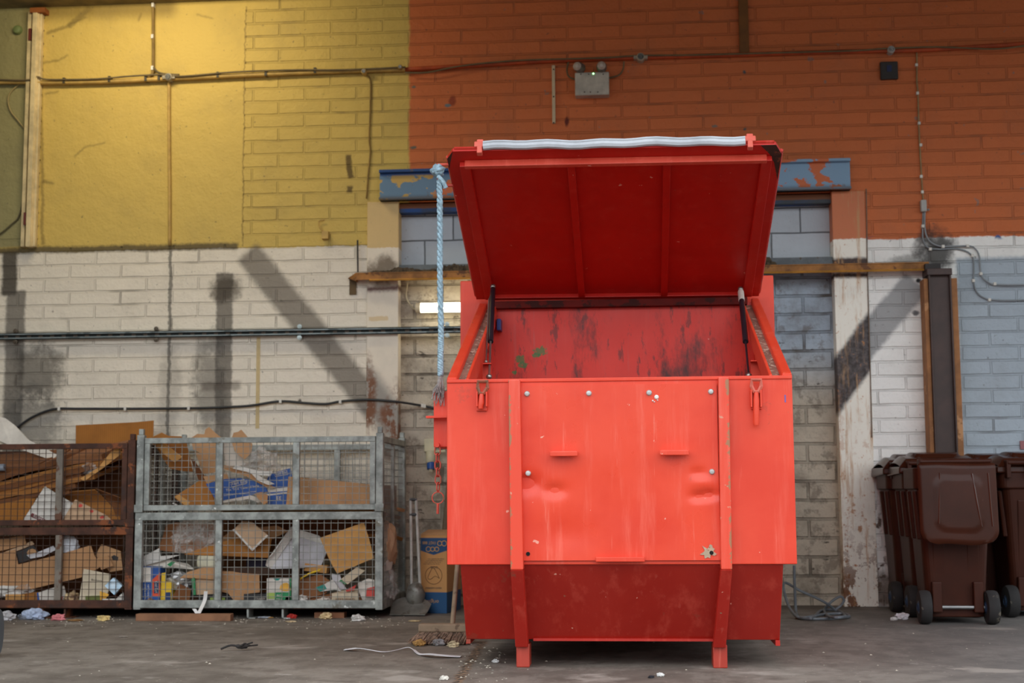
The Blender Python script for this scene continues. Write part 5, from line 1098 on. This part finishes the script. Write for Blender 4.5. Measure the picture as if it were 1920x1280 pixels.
# steel post
yp = YW-.16; zpt = P(1775, 507, yp).z
po = empty('steel_post', (P(1775, 900, yp).x, yp+.07, 0), 'dark brown steel post with timber edges rising behind the wheelie bins', 'post')
xa, xb, xc, xd = P(1748, 700, yp).x, P(1791, 700, yp).x, P(1741, 700, yp).x, P(1803, 700, yp).x
mb = MB(); mb.box(xa, xb, yp+.03, yp+.06, 0, zpt); mb.box(xa, xa+.012, yp, yp+.06, 0, zpt); mb.box(xb-.012, xb, yp, yp+.06, 0, zpt); mb.box(xa-.01, xb+.005, yp-.01, yp+.15, zpt-.03, zpt+.015); mb.build('channel', mat('brown_painted_steel', (70, 48, 42), .5, spots=[((96, 72, 60), .3, 9)]), po, bevel=.003)
for a_, b_ in ((xc-.004, xa-.001), (xb+.001, xd)):
    mb = MB(); mb.box(a_, b_, yp+.02, YW-.004, 0, zpt-.05); mb.build('timber_edge', mat('raw_timber_%d' % int(a_*100), (166, 112, 68), .75, spots=[((190, 140, 96), .4, 7)]), po, bevel=.003)
mb = MB(); prect(mb, 1735, 494, 1764, 507, yp+.02, .1); mb.build('head_bracket', flat('blackened_steel', (40, 34, 34), .6), po)
# fluorescent lamp
ylm = YW+REC-.10
lm = empty('wall_lamp', P(860, 577, ylm), 'lit fluorescent tube lamp on the dirty bricks half hidden by the skip', 'lamp')
la, lb2 = P(788, 577, ylm), P(1000, 574, ylm)
mb = MB(); mb.tube([la, lb2], .034, 14); mb.build('diffuser', emis('lamp_glow', (255, 244, 208), 7), lm, smooth=True)
mb = MB(); mb.tube([P(780, 577, ylm), P(789, 577, ylm)], .036, 14); mb.build('end_cap', flat('cream_cap', (220, 204, 170), .5), lm)
mb = MB(); mb.box(la.x, lb2.x, ylm+.03, YW+REC, la.z-.025, la.z+.025); mb.build('housing', flat('lamp_housing', (206, 200, 186), .5), lm)
mb = MB(); mb.tube(bez([P(779, 580, ylm), P(770, 573, YW+REC-.03), P(762, 556, YW+REC-.02), P(764, 530, YW+REC-.02)], 6), .006, 6); mb.build('flex', flat('cream_flex', (196, 184, 156)), lm, smooth=True)
# slotted steel channel
ych = YW-.05; MCHN = mat('slotted_steel', (150, 160, 160), .45, .5, spots=[((96, 104, 104), .45, 4)])
zc_ = [P(px, py, ych).z for px, py in ((0, 631), (430, 625), (860, 616))]; zc = sum(zc_)/3
xq0, xq1 = P(-180, 631, ych).x, P(905, 616, ych).x
chn_ = empty('cable_channel', ((xq0+xq1)/2, YW-.03, zc), 'long slotted steel channel fixed along the left wall', 'channel')
mb = MB(); mb.box(xq0, xq1, ych, YW-.012, zc-.024, zc-.018); mb.box(xq0, xq1, ych, YW-.012, zc+.018, zc+.024); mb.box(xq0, xq1, ych, ych+.003, zc+.011, zc+.024); mb.box(xq0, xq1, ych, ych+.003, zc-.024, zc-.011); mb.build('rail', MCHN, chn_)
mb = MB(); mb.box(xq0, xq1, YW-.02, YW-.014, zc-.018, zc+.018); mb.build('channel_back', flat('shaded_channel_back', (54, 58, 56), .8), chn_)  # dark colour stands in for the shadow inside the channel
MSLOT = flat('slot_brown', (104, 92, 80), .8)
for k in range(48):
    x = xq0+.05+k*.088
    if x < xq1-.05:
        mb = MB(); mb.box(x, x+.03, YW-.0235, YW-.0195, zc-.008, zc+.008); mb.build('slot', MSLOT, chn_)
for px in (28, 292, 561, 838):
    yy = YW if px < 745 else YW+REC
    x = P(px, 622, ych).x; mb = MB()
    for s in (-1, 1):
        c = Vector((x, ych+.012, zc+s*.04)); mb.lathe([(.017, 0), (.017, .006), (.008, .007), (.008, .014)], c, (0, -1, 0), 14); mb.cyl(c, (x, yy, zc+s*.04), .006, 8)
    mb.build('clamp', mat('clamp_%d' % px, (196, 210, 208) if px > 500 else (90, 78, 62), .4, .4), chn_)
# wires and pipes
def wall_tube(name, label, cat, pts, r, m_, off=.012, clips=None, cm=None, group=None, depth=None, n=5):
    yy = [(YW+REC if (747 < p[0] < 1563 and 392 < p[1]) else YW)-off for p in pts]
    p3 = bez([P(p[0], p[1], y) for p, y in zip(pts, yy)], n); mb = MB(); mb.tube(p3, r, 7)
    if not clips: return tag(mb.build(name, m_, smooth='all'), label, cat, group)
    o = empty(name, p3[len(p3)//2], label, cat, group); mb.build('run', m_, o, smooth='all')
    for (px, py) in clips:
        y = (YW+REC if (747 < px < 1563 and 392 < py) else YW); p = P(px, py, y-off); mb = MB(); mb.box(p.x-.012 if abs(r) > 0 else 0, p.x+.006, y-off-r-.004, y, p.z-r-.004, p.z+r+.004); mb.build('clip', cm, o)
    return o
MBC = flat('black_cable', (40, 40, 42), .45); MWC = flat('white_clip', (226, 222, 212)); MPY = mat('yellow_painted_pipe', (206, 168, 90), .6); MGC = mat('dusty_cable', (120, 104, 72), .8); MDCL = flat('dark_clip', (66, 58, 40))
wall_tube('cable', 'black cable clipped low along the left wall above the cages', 'cable', [(30, 803), (60, 782), (100, 767), (150, 766), (230, 766), (360, 765), (420, 763), (470, 760), (525, 752), (570, 755), (610, 757), (640, 752), (690, 749), (745, 753), (790, 760), (830, 768)], .009, MBC, .024, clips=[(112, 766), (236, 766), (355, 765), (527, 752), (639, 753), (793, 760), (797, 761)], cm=MWC)
wall_tube('conduit_pipe', 'yellow painted conduit running along the top of the yellow wall', 'pipe', [(-60, 154), (40, 154), (88, 155), (200, 153), (310, 148), (440, 142), (600, 135), (760, 130)], .017, MPY, .03, clips=[(122, 152), (207, 149), (275, 148), (300, 146), (410, 141), (500, 138), (592, 133)], cm=MDCL, n=4)
wall_tube('conduit_pipe', 'orange painted conduit running along the top of the orange wall', 'pipe', [(760, 130), (900, 122), (1030, 114), (1200, 108), (1400, 102), (1600, 96), (1720, 94), (1920, 82), (1990, 78)], .016, mat('orange_painted_pipe', (186, 76, 30), .65, spots=[((110, 112, 108), .36, 3)]), .03, n=4)
wall_tube('cable', 'thin dusty cable lying along the yellow conduit', 'cable', [(-60, 148), (52, 150), (70, 144), (90, 149), (180, 148), (240, 143), (300, 140), (340, 143), (440, 135), (560, 131), (640, 131), (760, 126)], .007, MGC, .055, n=4)
wall_tube('cable', 'grey cable sagging along the orange conduit', 'cable', [(760, 136), (800, 136), (850, 126), (900, 119), (960, 114), (1000, 112), (1075, 110), (1140, 108), (1200, 104), (1300, 103), (1450, 99), (1600, 95), (1660, 91), (1760, 88), (1860, 92), (1920, 86), (1980, 80)], .006, MGC, .055, n=4)
wall_tube('conduit_pipe', 'pair of vertical dusty cables dropping from the beam to the yellow conduit', 'pipe', [(287, -30), (287, 40), (287, 126), (284, 140), (276, 145)], .011, mat('dusty_pipe', (146, 118, 62), .7), .02, clips=[(287, 69), (287, 128), (288, 10)], cm=MWC)
wall_tube('cable', 'short cable curving right from the foot of the vertical pair', 'cable', [(288, 126), (296, 135), (312, 139), (336, 140)], .008, MGC, .03)
wall_tube('conduit_pipe', 'yellow painted vertical conduit down the middle of the yellow board', 'pipe', [(317, 150), (317, 250), (318, 360), (318, 460)], .012, MPY, .012)
wall_tube('cable', 'thin yellow painted cable dropping beside the left column', 'cable', [(683, 138), (694, 150), (694, 200), (692, 260), (694, 284), (690, 330), (687, 372)], .006, mat('mustard_cable', (160, 128, 62), .7), .01)
wall_tube('cable', 'thin cream cable looping at the upper left edge', 'cable', [(48, 150), (24, 168), (15, 186), (20, 208), (34, 226), (48, 244)], .005, flat('cream_cable', (170, 150, 100)), .012)
wall_tube('cable', 'dark cable curving off the lower left edge of the yellow wall', 'cable', [(46, 330), (42, 380), (34, 408), (22, 420), (0, 438), (-30, 450)], .006, flat('dull_cable', (96, 88, 60)), .012)
wall_tube('cable', 'thin dark cable running down the edge of the right column', 'cable', [(1624, 354), (1625, 400), (1626, 480), (1628, 560), (1632, 700), (1635, 820)], .004, flat('column_cable', (120, 100, 84)), .018)
# round boxes on the conduits
def jbox(px, py, r, m_, label, lug=True):
    p = P(px, py, YW-.02); o = empty('junction_box', p, label, 'junction box'); mb = MB(); mb.lathe([(r, -.02), (r, .045), (r*.8, .05)], p, (0, -1, 0), 18); b = mb.build('box', m_, o, bevel=.002)
    mb = MB(); mb.lathe([(r*.72, 0), (r*.7, .006)], p+Vector((0, -.05, 0)), (0, -1, 0), 16); mb.build('cover', mat('cover_%d' % px, (96, 96, 92) if lug else (150, 150, 148), .5, spots=[((40, 40, 40), .45, 40)]), o)
    if lug:
        mb = MB()
        for s in (-1, 1): mb.box(p.x+s*r*1.2-.014, p.x+s*r*1.2+.014, YW-.06, YW-.01, p.z-.012, p.z+.012)
        mb.build('lug', m_, o)
MJ = mat('worn_box', (170, 160, 140), .6, spots=[((90, 86, 80), .4, 30)])
jbox(319, 147, .028, MJ, 'round open junction box where the yellow vertical conduit starts'); jbox(1201, 110, .03, MJ, 'round open junction box on the orange conduit right of the emergency light'); jbox(1669, 96, .026, flat('grey_box', (176, 176, 170)), 'small grey junction box above the dark square vent', False)
jbox(752, 129, .018, mat('yellow_box', (150, 120, 60), .6), 'small junction where the yellow conduit meets the orange one', False); jbox(684, 137, .02, mat('yellow_box2', (196, 164, 92), .6), 'small yellow junction above the thin hanging cable', False)
# emergency light
ye = YW-.09
em = empty('emergency_light', P(1110, 178, ye), 'twin-spot emergency light with a grey box high on the orange wall', 'emergency light')
MEB = mat('grey_enamel', (196, 190, 176), .5, spots=[((150, 136, 104), .28, 8)])
mb = MB(); prect(mb, 1078, 135, 1142, 178, ye, .09); mb.build('box', MEB, em, bevel=.006)
for px, py in ((1087, 127), (1128, 126)):
    mb = MB(); c = P(px, py, ye); mb.lathe([(.03, .06), (.038, .02), (.038, -.02), (.032, -.035)], c, (-.3 if px < 1100 else 0, -1, -.1), 18); s_ = mb.build('spot_lamp', flat('smoky_lamp_%d' % px, (110, 100, 92), .4), em, smooth=True)
    mb = MB(); mb.lathe([(.03, .061), (.012, .068)], c, (-.3 if px < 1100 else 0, -1, -.1), 18); mb.build('lens', flat('lens_%d' % px, (176, 160, 146), .15), s_)
mb = MB(); mb.lathe([(.006, 0), (.005, .004)], P(1112.5, 138, ye), (0, -1, 0), 10); mb.build('indicator', emis('green_led', (150, 255, 150), 4), em)
mb = MB(); mb.tube(bez([P(1078, 149, YW-.03), P(1066, 143, YW-.02), P(1063, 130, YW-.02), P(1066, 116, YW-.03)], 5), .006, 6); mb.build('flex', MGC, em, smooth=True); mb = MB(); mb.tube(bez([P(1142, 146, YW-.03), P(1160, 141, YW-.02), P(1168, 130, YW-.02), P(1170, 115, YW-.03)], 5), .006, 6); mb.build('flex', MGC, em, smooth=True)
MSC = flat('dark_screw', (60, 50, 40))
for px, py in ((1089, 139), (1104, 139), (1131, 139), (1096, 172.5), (1107, 172.5), (1121, 172.5)):
    mb = MB(); mb.lathe([(.005, 0), (.004, .003)], P(px, py, ye), (0, -1, 0), 8); mb.build('screw', MSC, em)
# other wall bits
ov = empty('cover_strip', P(1038, 230, YW-.02), 'narrow white vertical strip left of the emergency light', 'strip'); mb = MB(); prect(mb, 1035, 122, 1041, 231, YW-.02, .02); mb.build('strip', flat('off_white_strip', (206, 186, 152), .5), ov, bevel=.002)
for py in (130, 181, 230):
    mb = MB(); mb.lathe([(.006, 0), (.005, .002)], P(1038, py, YW-.02), (0, -1, 0), 8); mb.build('screw', MBLK, ov)
mb = MB(); prect(mb, 1385, -60, 1403, 100, YW-.03, .03); tag(mb.build('trunking', mat('drab_trunking', (128, 80, 30), .7), bevel=.004), 'drab brown vertical trunking coming down to the orange conduit', 'trunking')
vt = empty('wall_vent', P(1667, 150, YW-.03), 'dark square vent high on the right of the orange wall', 'vent'); mb = MB(); prect(mb, 1651, 115, 1684, 148, YW-.03, .03); mb.build('frame', mat('dark_vent', (52, 46, 44), .6), vt, bevel=.006)
mb = MB(); prect(mb, 1663, 122, 1672, 134, YW-.033, .004); mb.build('blue_patch', flat('deep_blue', (34, 44, 86)), vt)
wall_tube('cable', 'pale thin cable dropping down the right of the orange wall to the switch box', 'cable', [(1700, 93), (1716, 93), (1719, 105), (1719, 150), (1721, 175), (1723, 240), (1726, 300), (1729, 350), (1731, 376)], .006, mat('pale_cable', (166, 136, 92), .6), .012, clips=[(1719, 122), (1721, 175), (1724, 231), (1727, 272), (1728, 331), (1730, 360)], cm=MWC)
sw = empty('switch_box', P(1733, 397, YW-.04), 'small grey switch box on the cable at the right of the orange wall', 'switch'); mb = MB(); prect(mb, 1727, 374, 1738, 396, YW-.045, .045); mb.build('box', flat('grey_switch', (178, 178, 172), .5), sw, bevel=.006)
mb = MB(); p = P(1739, 393, YW-.03); mb.cyl(p, p+Vector((.012, 0, 0)), .008, 10); mb.build('knob', flat('grey_knob', (150, 150, 146)), sw)
wall_tube('cable', 'outer grey cable curving right from the switch box over the grey wall', 'cable', [(1731, 396), (1730, 430), (1731, 450), (1740, 464), (1760, 467), (1790, 466), (1812, 471), (1824, 482), (1826, 500), (1826, 530), (1832, 548), (1845, 558), (1860, 562), (1900, 563), (1980, 560)], .006, flat('grey_cable', (140, 146, 150)), .012, clips=[(1745, 467), (1824, 479), (1826, 526), (1856, 562)], cm=MWC)
wall_tube('cable', 'inner grey cable curving right from the switch box over the grey wall', 'cable', [(1734, 396), (1734, 428), (1740, 448), (1752, 458), (1770, 462), (1815, 461), (1828, 466), (1836, 480), (1838, 505), (1842, 520), (1855, 530), (1866, 533), (1900, 534), (1980, 531)], .006, flat('grey_cable2', (146, 152, 156)), .022, clips=[(1731, 424), (1769, 462), (1815, 461), (1840, 513), (1866, 532)], cm=MWC)
mb = MB(); p = P(34, 57, YW); mb.lathe([(.036, 0), (.036, .012), (.028, .03), (.012, .036)], p, (0, -1, 0), 20); tag(mb.build('alarm_dome', flat('dusty_green', (122, 136, 84), .5), smooth=True), 'small round green dome on the wall at the upper left', 'dome')
mb = MB(); prect(mb, 603, 433, 615, 447, YW-.04, .04); mb.tube(bez([P(609, 434, YW-.02), P(600, 428, YW-.02), P(598, 415, YW-.02), P(608, 412, YW-.02)], 4), .005, 6); tag(mb.build('wall_bracket', MPY), 'small yellow painted bracket near the bottom of the yellow wall', 'bracket')
mb = MB(); prect(mb, 480, 632, 487, 803, YW-.003, .003); tag(mb.build('tape_strip', flat('old_tape', (206, 182, 132), .6)), 'vertical strip of yellowed tape on the white bricks', 'tape')
mb = MB(); prect(mb, 1913, 826, 1930, 842, YW-.012, .012); tag(mb.build('wall_sign', flat('faded_red', (160, 100, 104), .6)), 'small faded red plate at the right picture edge', 'sign')

# ------------------------------------------------------------------ on the floor
mb = MB(); a_, b_ = F(254, 1164), F(436, 1163); mb.box(a_.x, b_.x, a_.y-.05+.05, a_.y+.07, 0, P(340, 1151, a_.y).z); tag(mb.build('timber_plank', mat('brown_plank', (150, 106, 76), .8), bevel=.003), 'brown timber plank lying in front of the galvanised cage', 'plank')
yst = YC-.02
mb = MB(); q = [P(386, 1108, yst), P(384, 1125, yst), P(376, 1143, yst-.05), P(367, 1160, yst-.08)]; mb.grid(lambda u, v: bez(q, 6)[min(18, int(round(v*18)))]+Vector((.012*(u-.5)*2, 0, 0)), 1, 18, .003)
tag(mb.build('plastic_strap', flat('white_strap', (236, 234, 230), .4)), 'white plastic strap bent down over the bottom rail of the galvanised cage', 'strap')
mb = MB(); q2 = [P(364, 1141, yst-.06), P(372, 1153, yst-.07), P(379, 1163, yst-.1)]; mb.grid(lambda u, v: bez(q2, 6)[min(12, int(round(v*12)))]+Vector((.012*(u-.5)*2, 0, 0)), 1, 12, .003)
tag(mb.build('plastic_strap', flat('white_strap2', (236, 234, 230), .4)), 'short white strap crossing the bent one in front of the plank', 'strap')
mb = MB(); q3 = bez([F(646, 1219), F(670, 1221), F(715, 1224), F(757, 1219), F(775, 1222), F(790, 1229), F(815, 1233), F(864, 1232)], 6)
mb.grid(lambda u, v: q3[min(42, int(round(v*42)))]+Vector((0, (.05 if v > .58 or v < .12 else .012)*(u-.5), .004+.012*math.sin(v*PI*3)**2)), 1, 42, .002); tag(mb.build('plastic_strap', flat('white_strap3', (236, 238, 242), .5)), 'long white packing strap lying on the floor left of the skip', 'strap')
p = F(432, 1221); mb = MB(); mb.tube(bez([p+Vector((-.05, 0, .012)), p+Vector((0, .01, .03)), p+Vector((.05, .03, .02)), p+Vector((.07, .06, .03))], 5), [.006]*8+[.012]*4+[.016, .016, .01, .005], 6)
for k in range(7): mb.tube([p+Vector((.03, .02, .02)), p+Vector((.06+.01*k, .01+.012*k, .03+.01*math.sin(k*2)))], .004, 4)
tag(mb.build('dead_twig', flat('black_twig', (46, 42, 40), .8)), 'small dark feathery twig alone on the open floor', 'twig')
mb = MB(); cw = F(-14, 1232); mb.lathe([(.11, -.03), (.12, -.02), (.12, .02), (.11, .03)], cw+Vector((0, 0, .12)), (1, .25, 0), 26); tag(mb.build('trolley_wheel', flat('grey_wheel', (92, 104, 112), .5), smooth=True), 'edge of a grey wheel at the lower left picture corner', 'wheel')
lits = [  # px, py, size, colour, squash, name, label
 (64, 1161, .055, (176, 190, 216), 'paper', 'crumpled blue and white paper under the rusty cage'), (109, 1163, .03, (220, 130, 134), 'paper', 'crumpled pink paper under the rusty cage'), (8, 1163, .045, (190, 188, 190), 'plastic_film', 'crumpled clear film under the left end of the rusty cage'), (45, 1161, .03, (120, 124, 132), 'plastic_film', 'grey film scrap left of the crumpled blue paper'),
 (193, 1164, .028, (232, 204, 136), 'paper', 'yellow paper scrap in front of the rusty cage'), (140, 1164, .035, (156, 116, 70), 'cardboard_scrap', 'flat brown card scrap under the rusty cage'), (671, 1164, .03, (236, 234, 228), 'paper', 'white crumpled scrap on the floor in front of the galvanised cage'), (611, 1160, .03, (226, 200, 150), 'paper', 'cream scrap below the right bay of the galvanised cage'),
 (547, 1159, .022, (190, 50, 40), 'wrapper', 'red wrapper scrap below the middle of the galvanised cage'), (495, 1158, .03, (200, 206, 214), 'paper', 'pale blue paper sliver under the galvanised cage'), (504, 1158, .02, (214, 164, 84), 'wrapper', 'orange scrap beside the blue sliver under the cage'), (545, 1166, .026, (226, 204, 166), 'paper', 'cream paper sliver in front of the red wrapper'),
 (777, 1165, .026, (220, 196, 150), 'dry_leaf', 'pale dry leaf on the floor below the dustpan'), (1692, 1161, .03, (236, 234, 240), 'paper', 'white paper roll on the floor left of the wheelie bins'), (1676, 1163, .016, (226, 224, 222), 'paper', 'tiny white scrap beside the white paper roll'), (833, 1274, .013, (232, 226, 214), 'paper', 'white torn scrap near the bottom edge beside the floor joint'), (929, 1242, .012, (228, 228, 226), 'paper', 'tiny white scrap left of the front skip leg'),
 (1238, 1268, .012, (236, 234, 230), 'paper', 'tiny white scrap in front of the skip'), (1221, 1271, .009, (40, 38, 46), 'pebble', 'tiny dark pebble in front of the skip'), (230, 1194, .02, (160, 150, 140), 'paper', 'flat grey scrap on the floor below the rusty cage'), (95, 1174, .022, (120, 110, 96), 'leaf', 'flat drab leaf on the floor at the left'), (1500, 1160, .02, (160, 100, 50), 'leaf', 'brown leaf on the floor right of the skip hull')]
for k, (px, py, r, cc, nm, lb) in enumerate(lits):
    p = F(px, py); flat_ = nm in ('dry_leaf', 'leaf', 'cardboard_scrap') or 'sliver' in lb or 'flat' in lb
    crumple(nm, lb, 'litter', p+Vector((0, 0, r*(.15 if flat_ else .55))), r, mat('litter_b%d' % k, cc, .8, var=.2, scale=30), k+60, (1.3, .8, .18 if flat_ else .7), lo=.001, group='litter on the floor')
mb = MB(); a_, b_ = F(590, 1158), F(648, 1157); mb.box(a_.x, b_.x, a_.y-.01, a_.y+.08, 0, .035); tag(mb.build('timber_offcut', mat('brown_offcut', (156, 104, 72), .8)), 'short brown timber offcut under the right bay of the galvanised cage', 'offcut')
# crumbs nobody could count
mb = MB(); r8 = random.Random(21)
for k in range(420):
    if k < 300: px, py = r8.uniform(0, 760), r8.triangular(1152, 1180, 1158)
    elif k < 360: px, py = r8.uniform(860, 950), r8.uniform(1205, 1278)
    else: px, py = r8.uniform(0, 1900), r8.uniform(1165, 1279)
    p = F(px, py); s = r8.uniform(.002, .006); mb.add([p+Vector((-s, -s, .0005)), p+Vector((s*1.6, -s*.6, .0005)), p+Vector((s, s, .0005)), p+Vector((-s*.8, s*1.3, .0005)), p+Vector((0, 0, s*.9))], [(0, 1, 4), (1, 2, 4), (2, 3, 4), (3, 0, 4), (3, 2, 1, 0)])
o = mb.build('floor_crumbs', mat('pale_crumbs', (206, 196, 178), .9, var=.5, scale=3, coord='Object')); tag(o, 'pale crumbs and flakes scattered over the concrete floor', 'crumbs', kind='stuff')

# ------------------------------------------------------------------ the bay's roof, an added side wall and light
RE = 4.8
mb = MB(); mb.box(-9, 12, RE, YW+.3, ZR, ZR+.3); struct(mb.build('ceiling', mat('dark_soffit', (112, 100, 82), .9), origin=(0, 0, 0)))
mb = MB(); mb.box(-6.6, -6.3, RE, YW, 0, ZR); struct(mb.build('wall_left_added', mat('added_side_wall', (150, 142, 130), .9), origin=(0, 0, 0)))  # unseen side wall, added to dim the left of the bay
w = bpy.data.worlds.new('overcast'); bpy.context.scene.world = w; w.use_nodes = True; nt = w.node_tree
bg = nt.nodes['Background']; bg.inputs[1].default_value = 2.0
tc = nt.nodes.new('ShaderNodeTexCoord'); sx = nt.nodes.new('ShaderNodeSeparateXYZ'); nt.links.new(tc.outputs['Generated'], sx.inputs[0])
mr = nt.nodes.new('ShaderNodeMapRange'); mr.interpolation_type = 'SMOOTHSTEP'; nt.links.new(sx.outputs[2], mr.inputs[0]); mr.inputs[1].default_value = .05; mr.inputs[2].default_value = .28
mx = nt.nodes.new('ShaderNodeMix'); mx.data_type = 'RGBA'; nt.links.new(mr.outputs[0], mx.inputs[0])
mx.inputs[6].default_value = (.20, .20, .19, 1); mx.inputs[7].default_value = (.90, .95, 1.0, 1); nt.links.new(mx.outputs[2], bg.inputs[0])   # dark buildings round the yard, overcast sky above
# warm lamp fixed under the roof above the yellow wall
def lamp(kind, name, loc, power, col, **k):
    l = bpy.data.lights.new(name, kind); l.energy = power; l.color = col
    for a, b in k.items(): setattr(l, a, b)
    o = bpy.data.objects.new(name, l); C.objects.link(o); o.location = loc; return o
lp = P(230, 20, YW-1.0); l = lamp('AREA', 'bay_lamp', (lp.x, YW-1.15, ZR-.25), 19, (1, .86, .58), shape='RECTANGLE', size=1.4, size_y=.25)
d = Vector((lp.x, YW, 3.0))-l.location; l.rotation_euler = d.to_track_quat('-Z', 'Y').to_euler()
vs = bpy.context.scene.view_settings
vs.view_transform = 'Standard'; vs.look = 'None'; vs.gamma = 1; vs.use_curve_mapping = False; vs.exposure = .5
cam.dof.use_dof = True; cam.dof.focus_distance = YF; cam.dof.aperture_fstop = 3.2
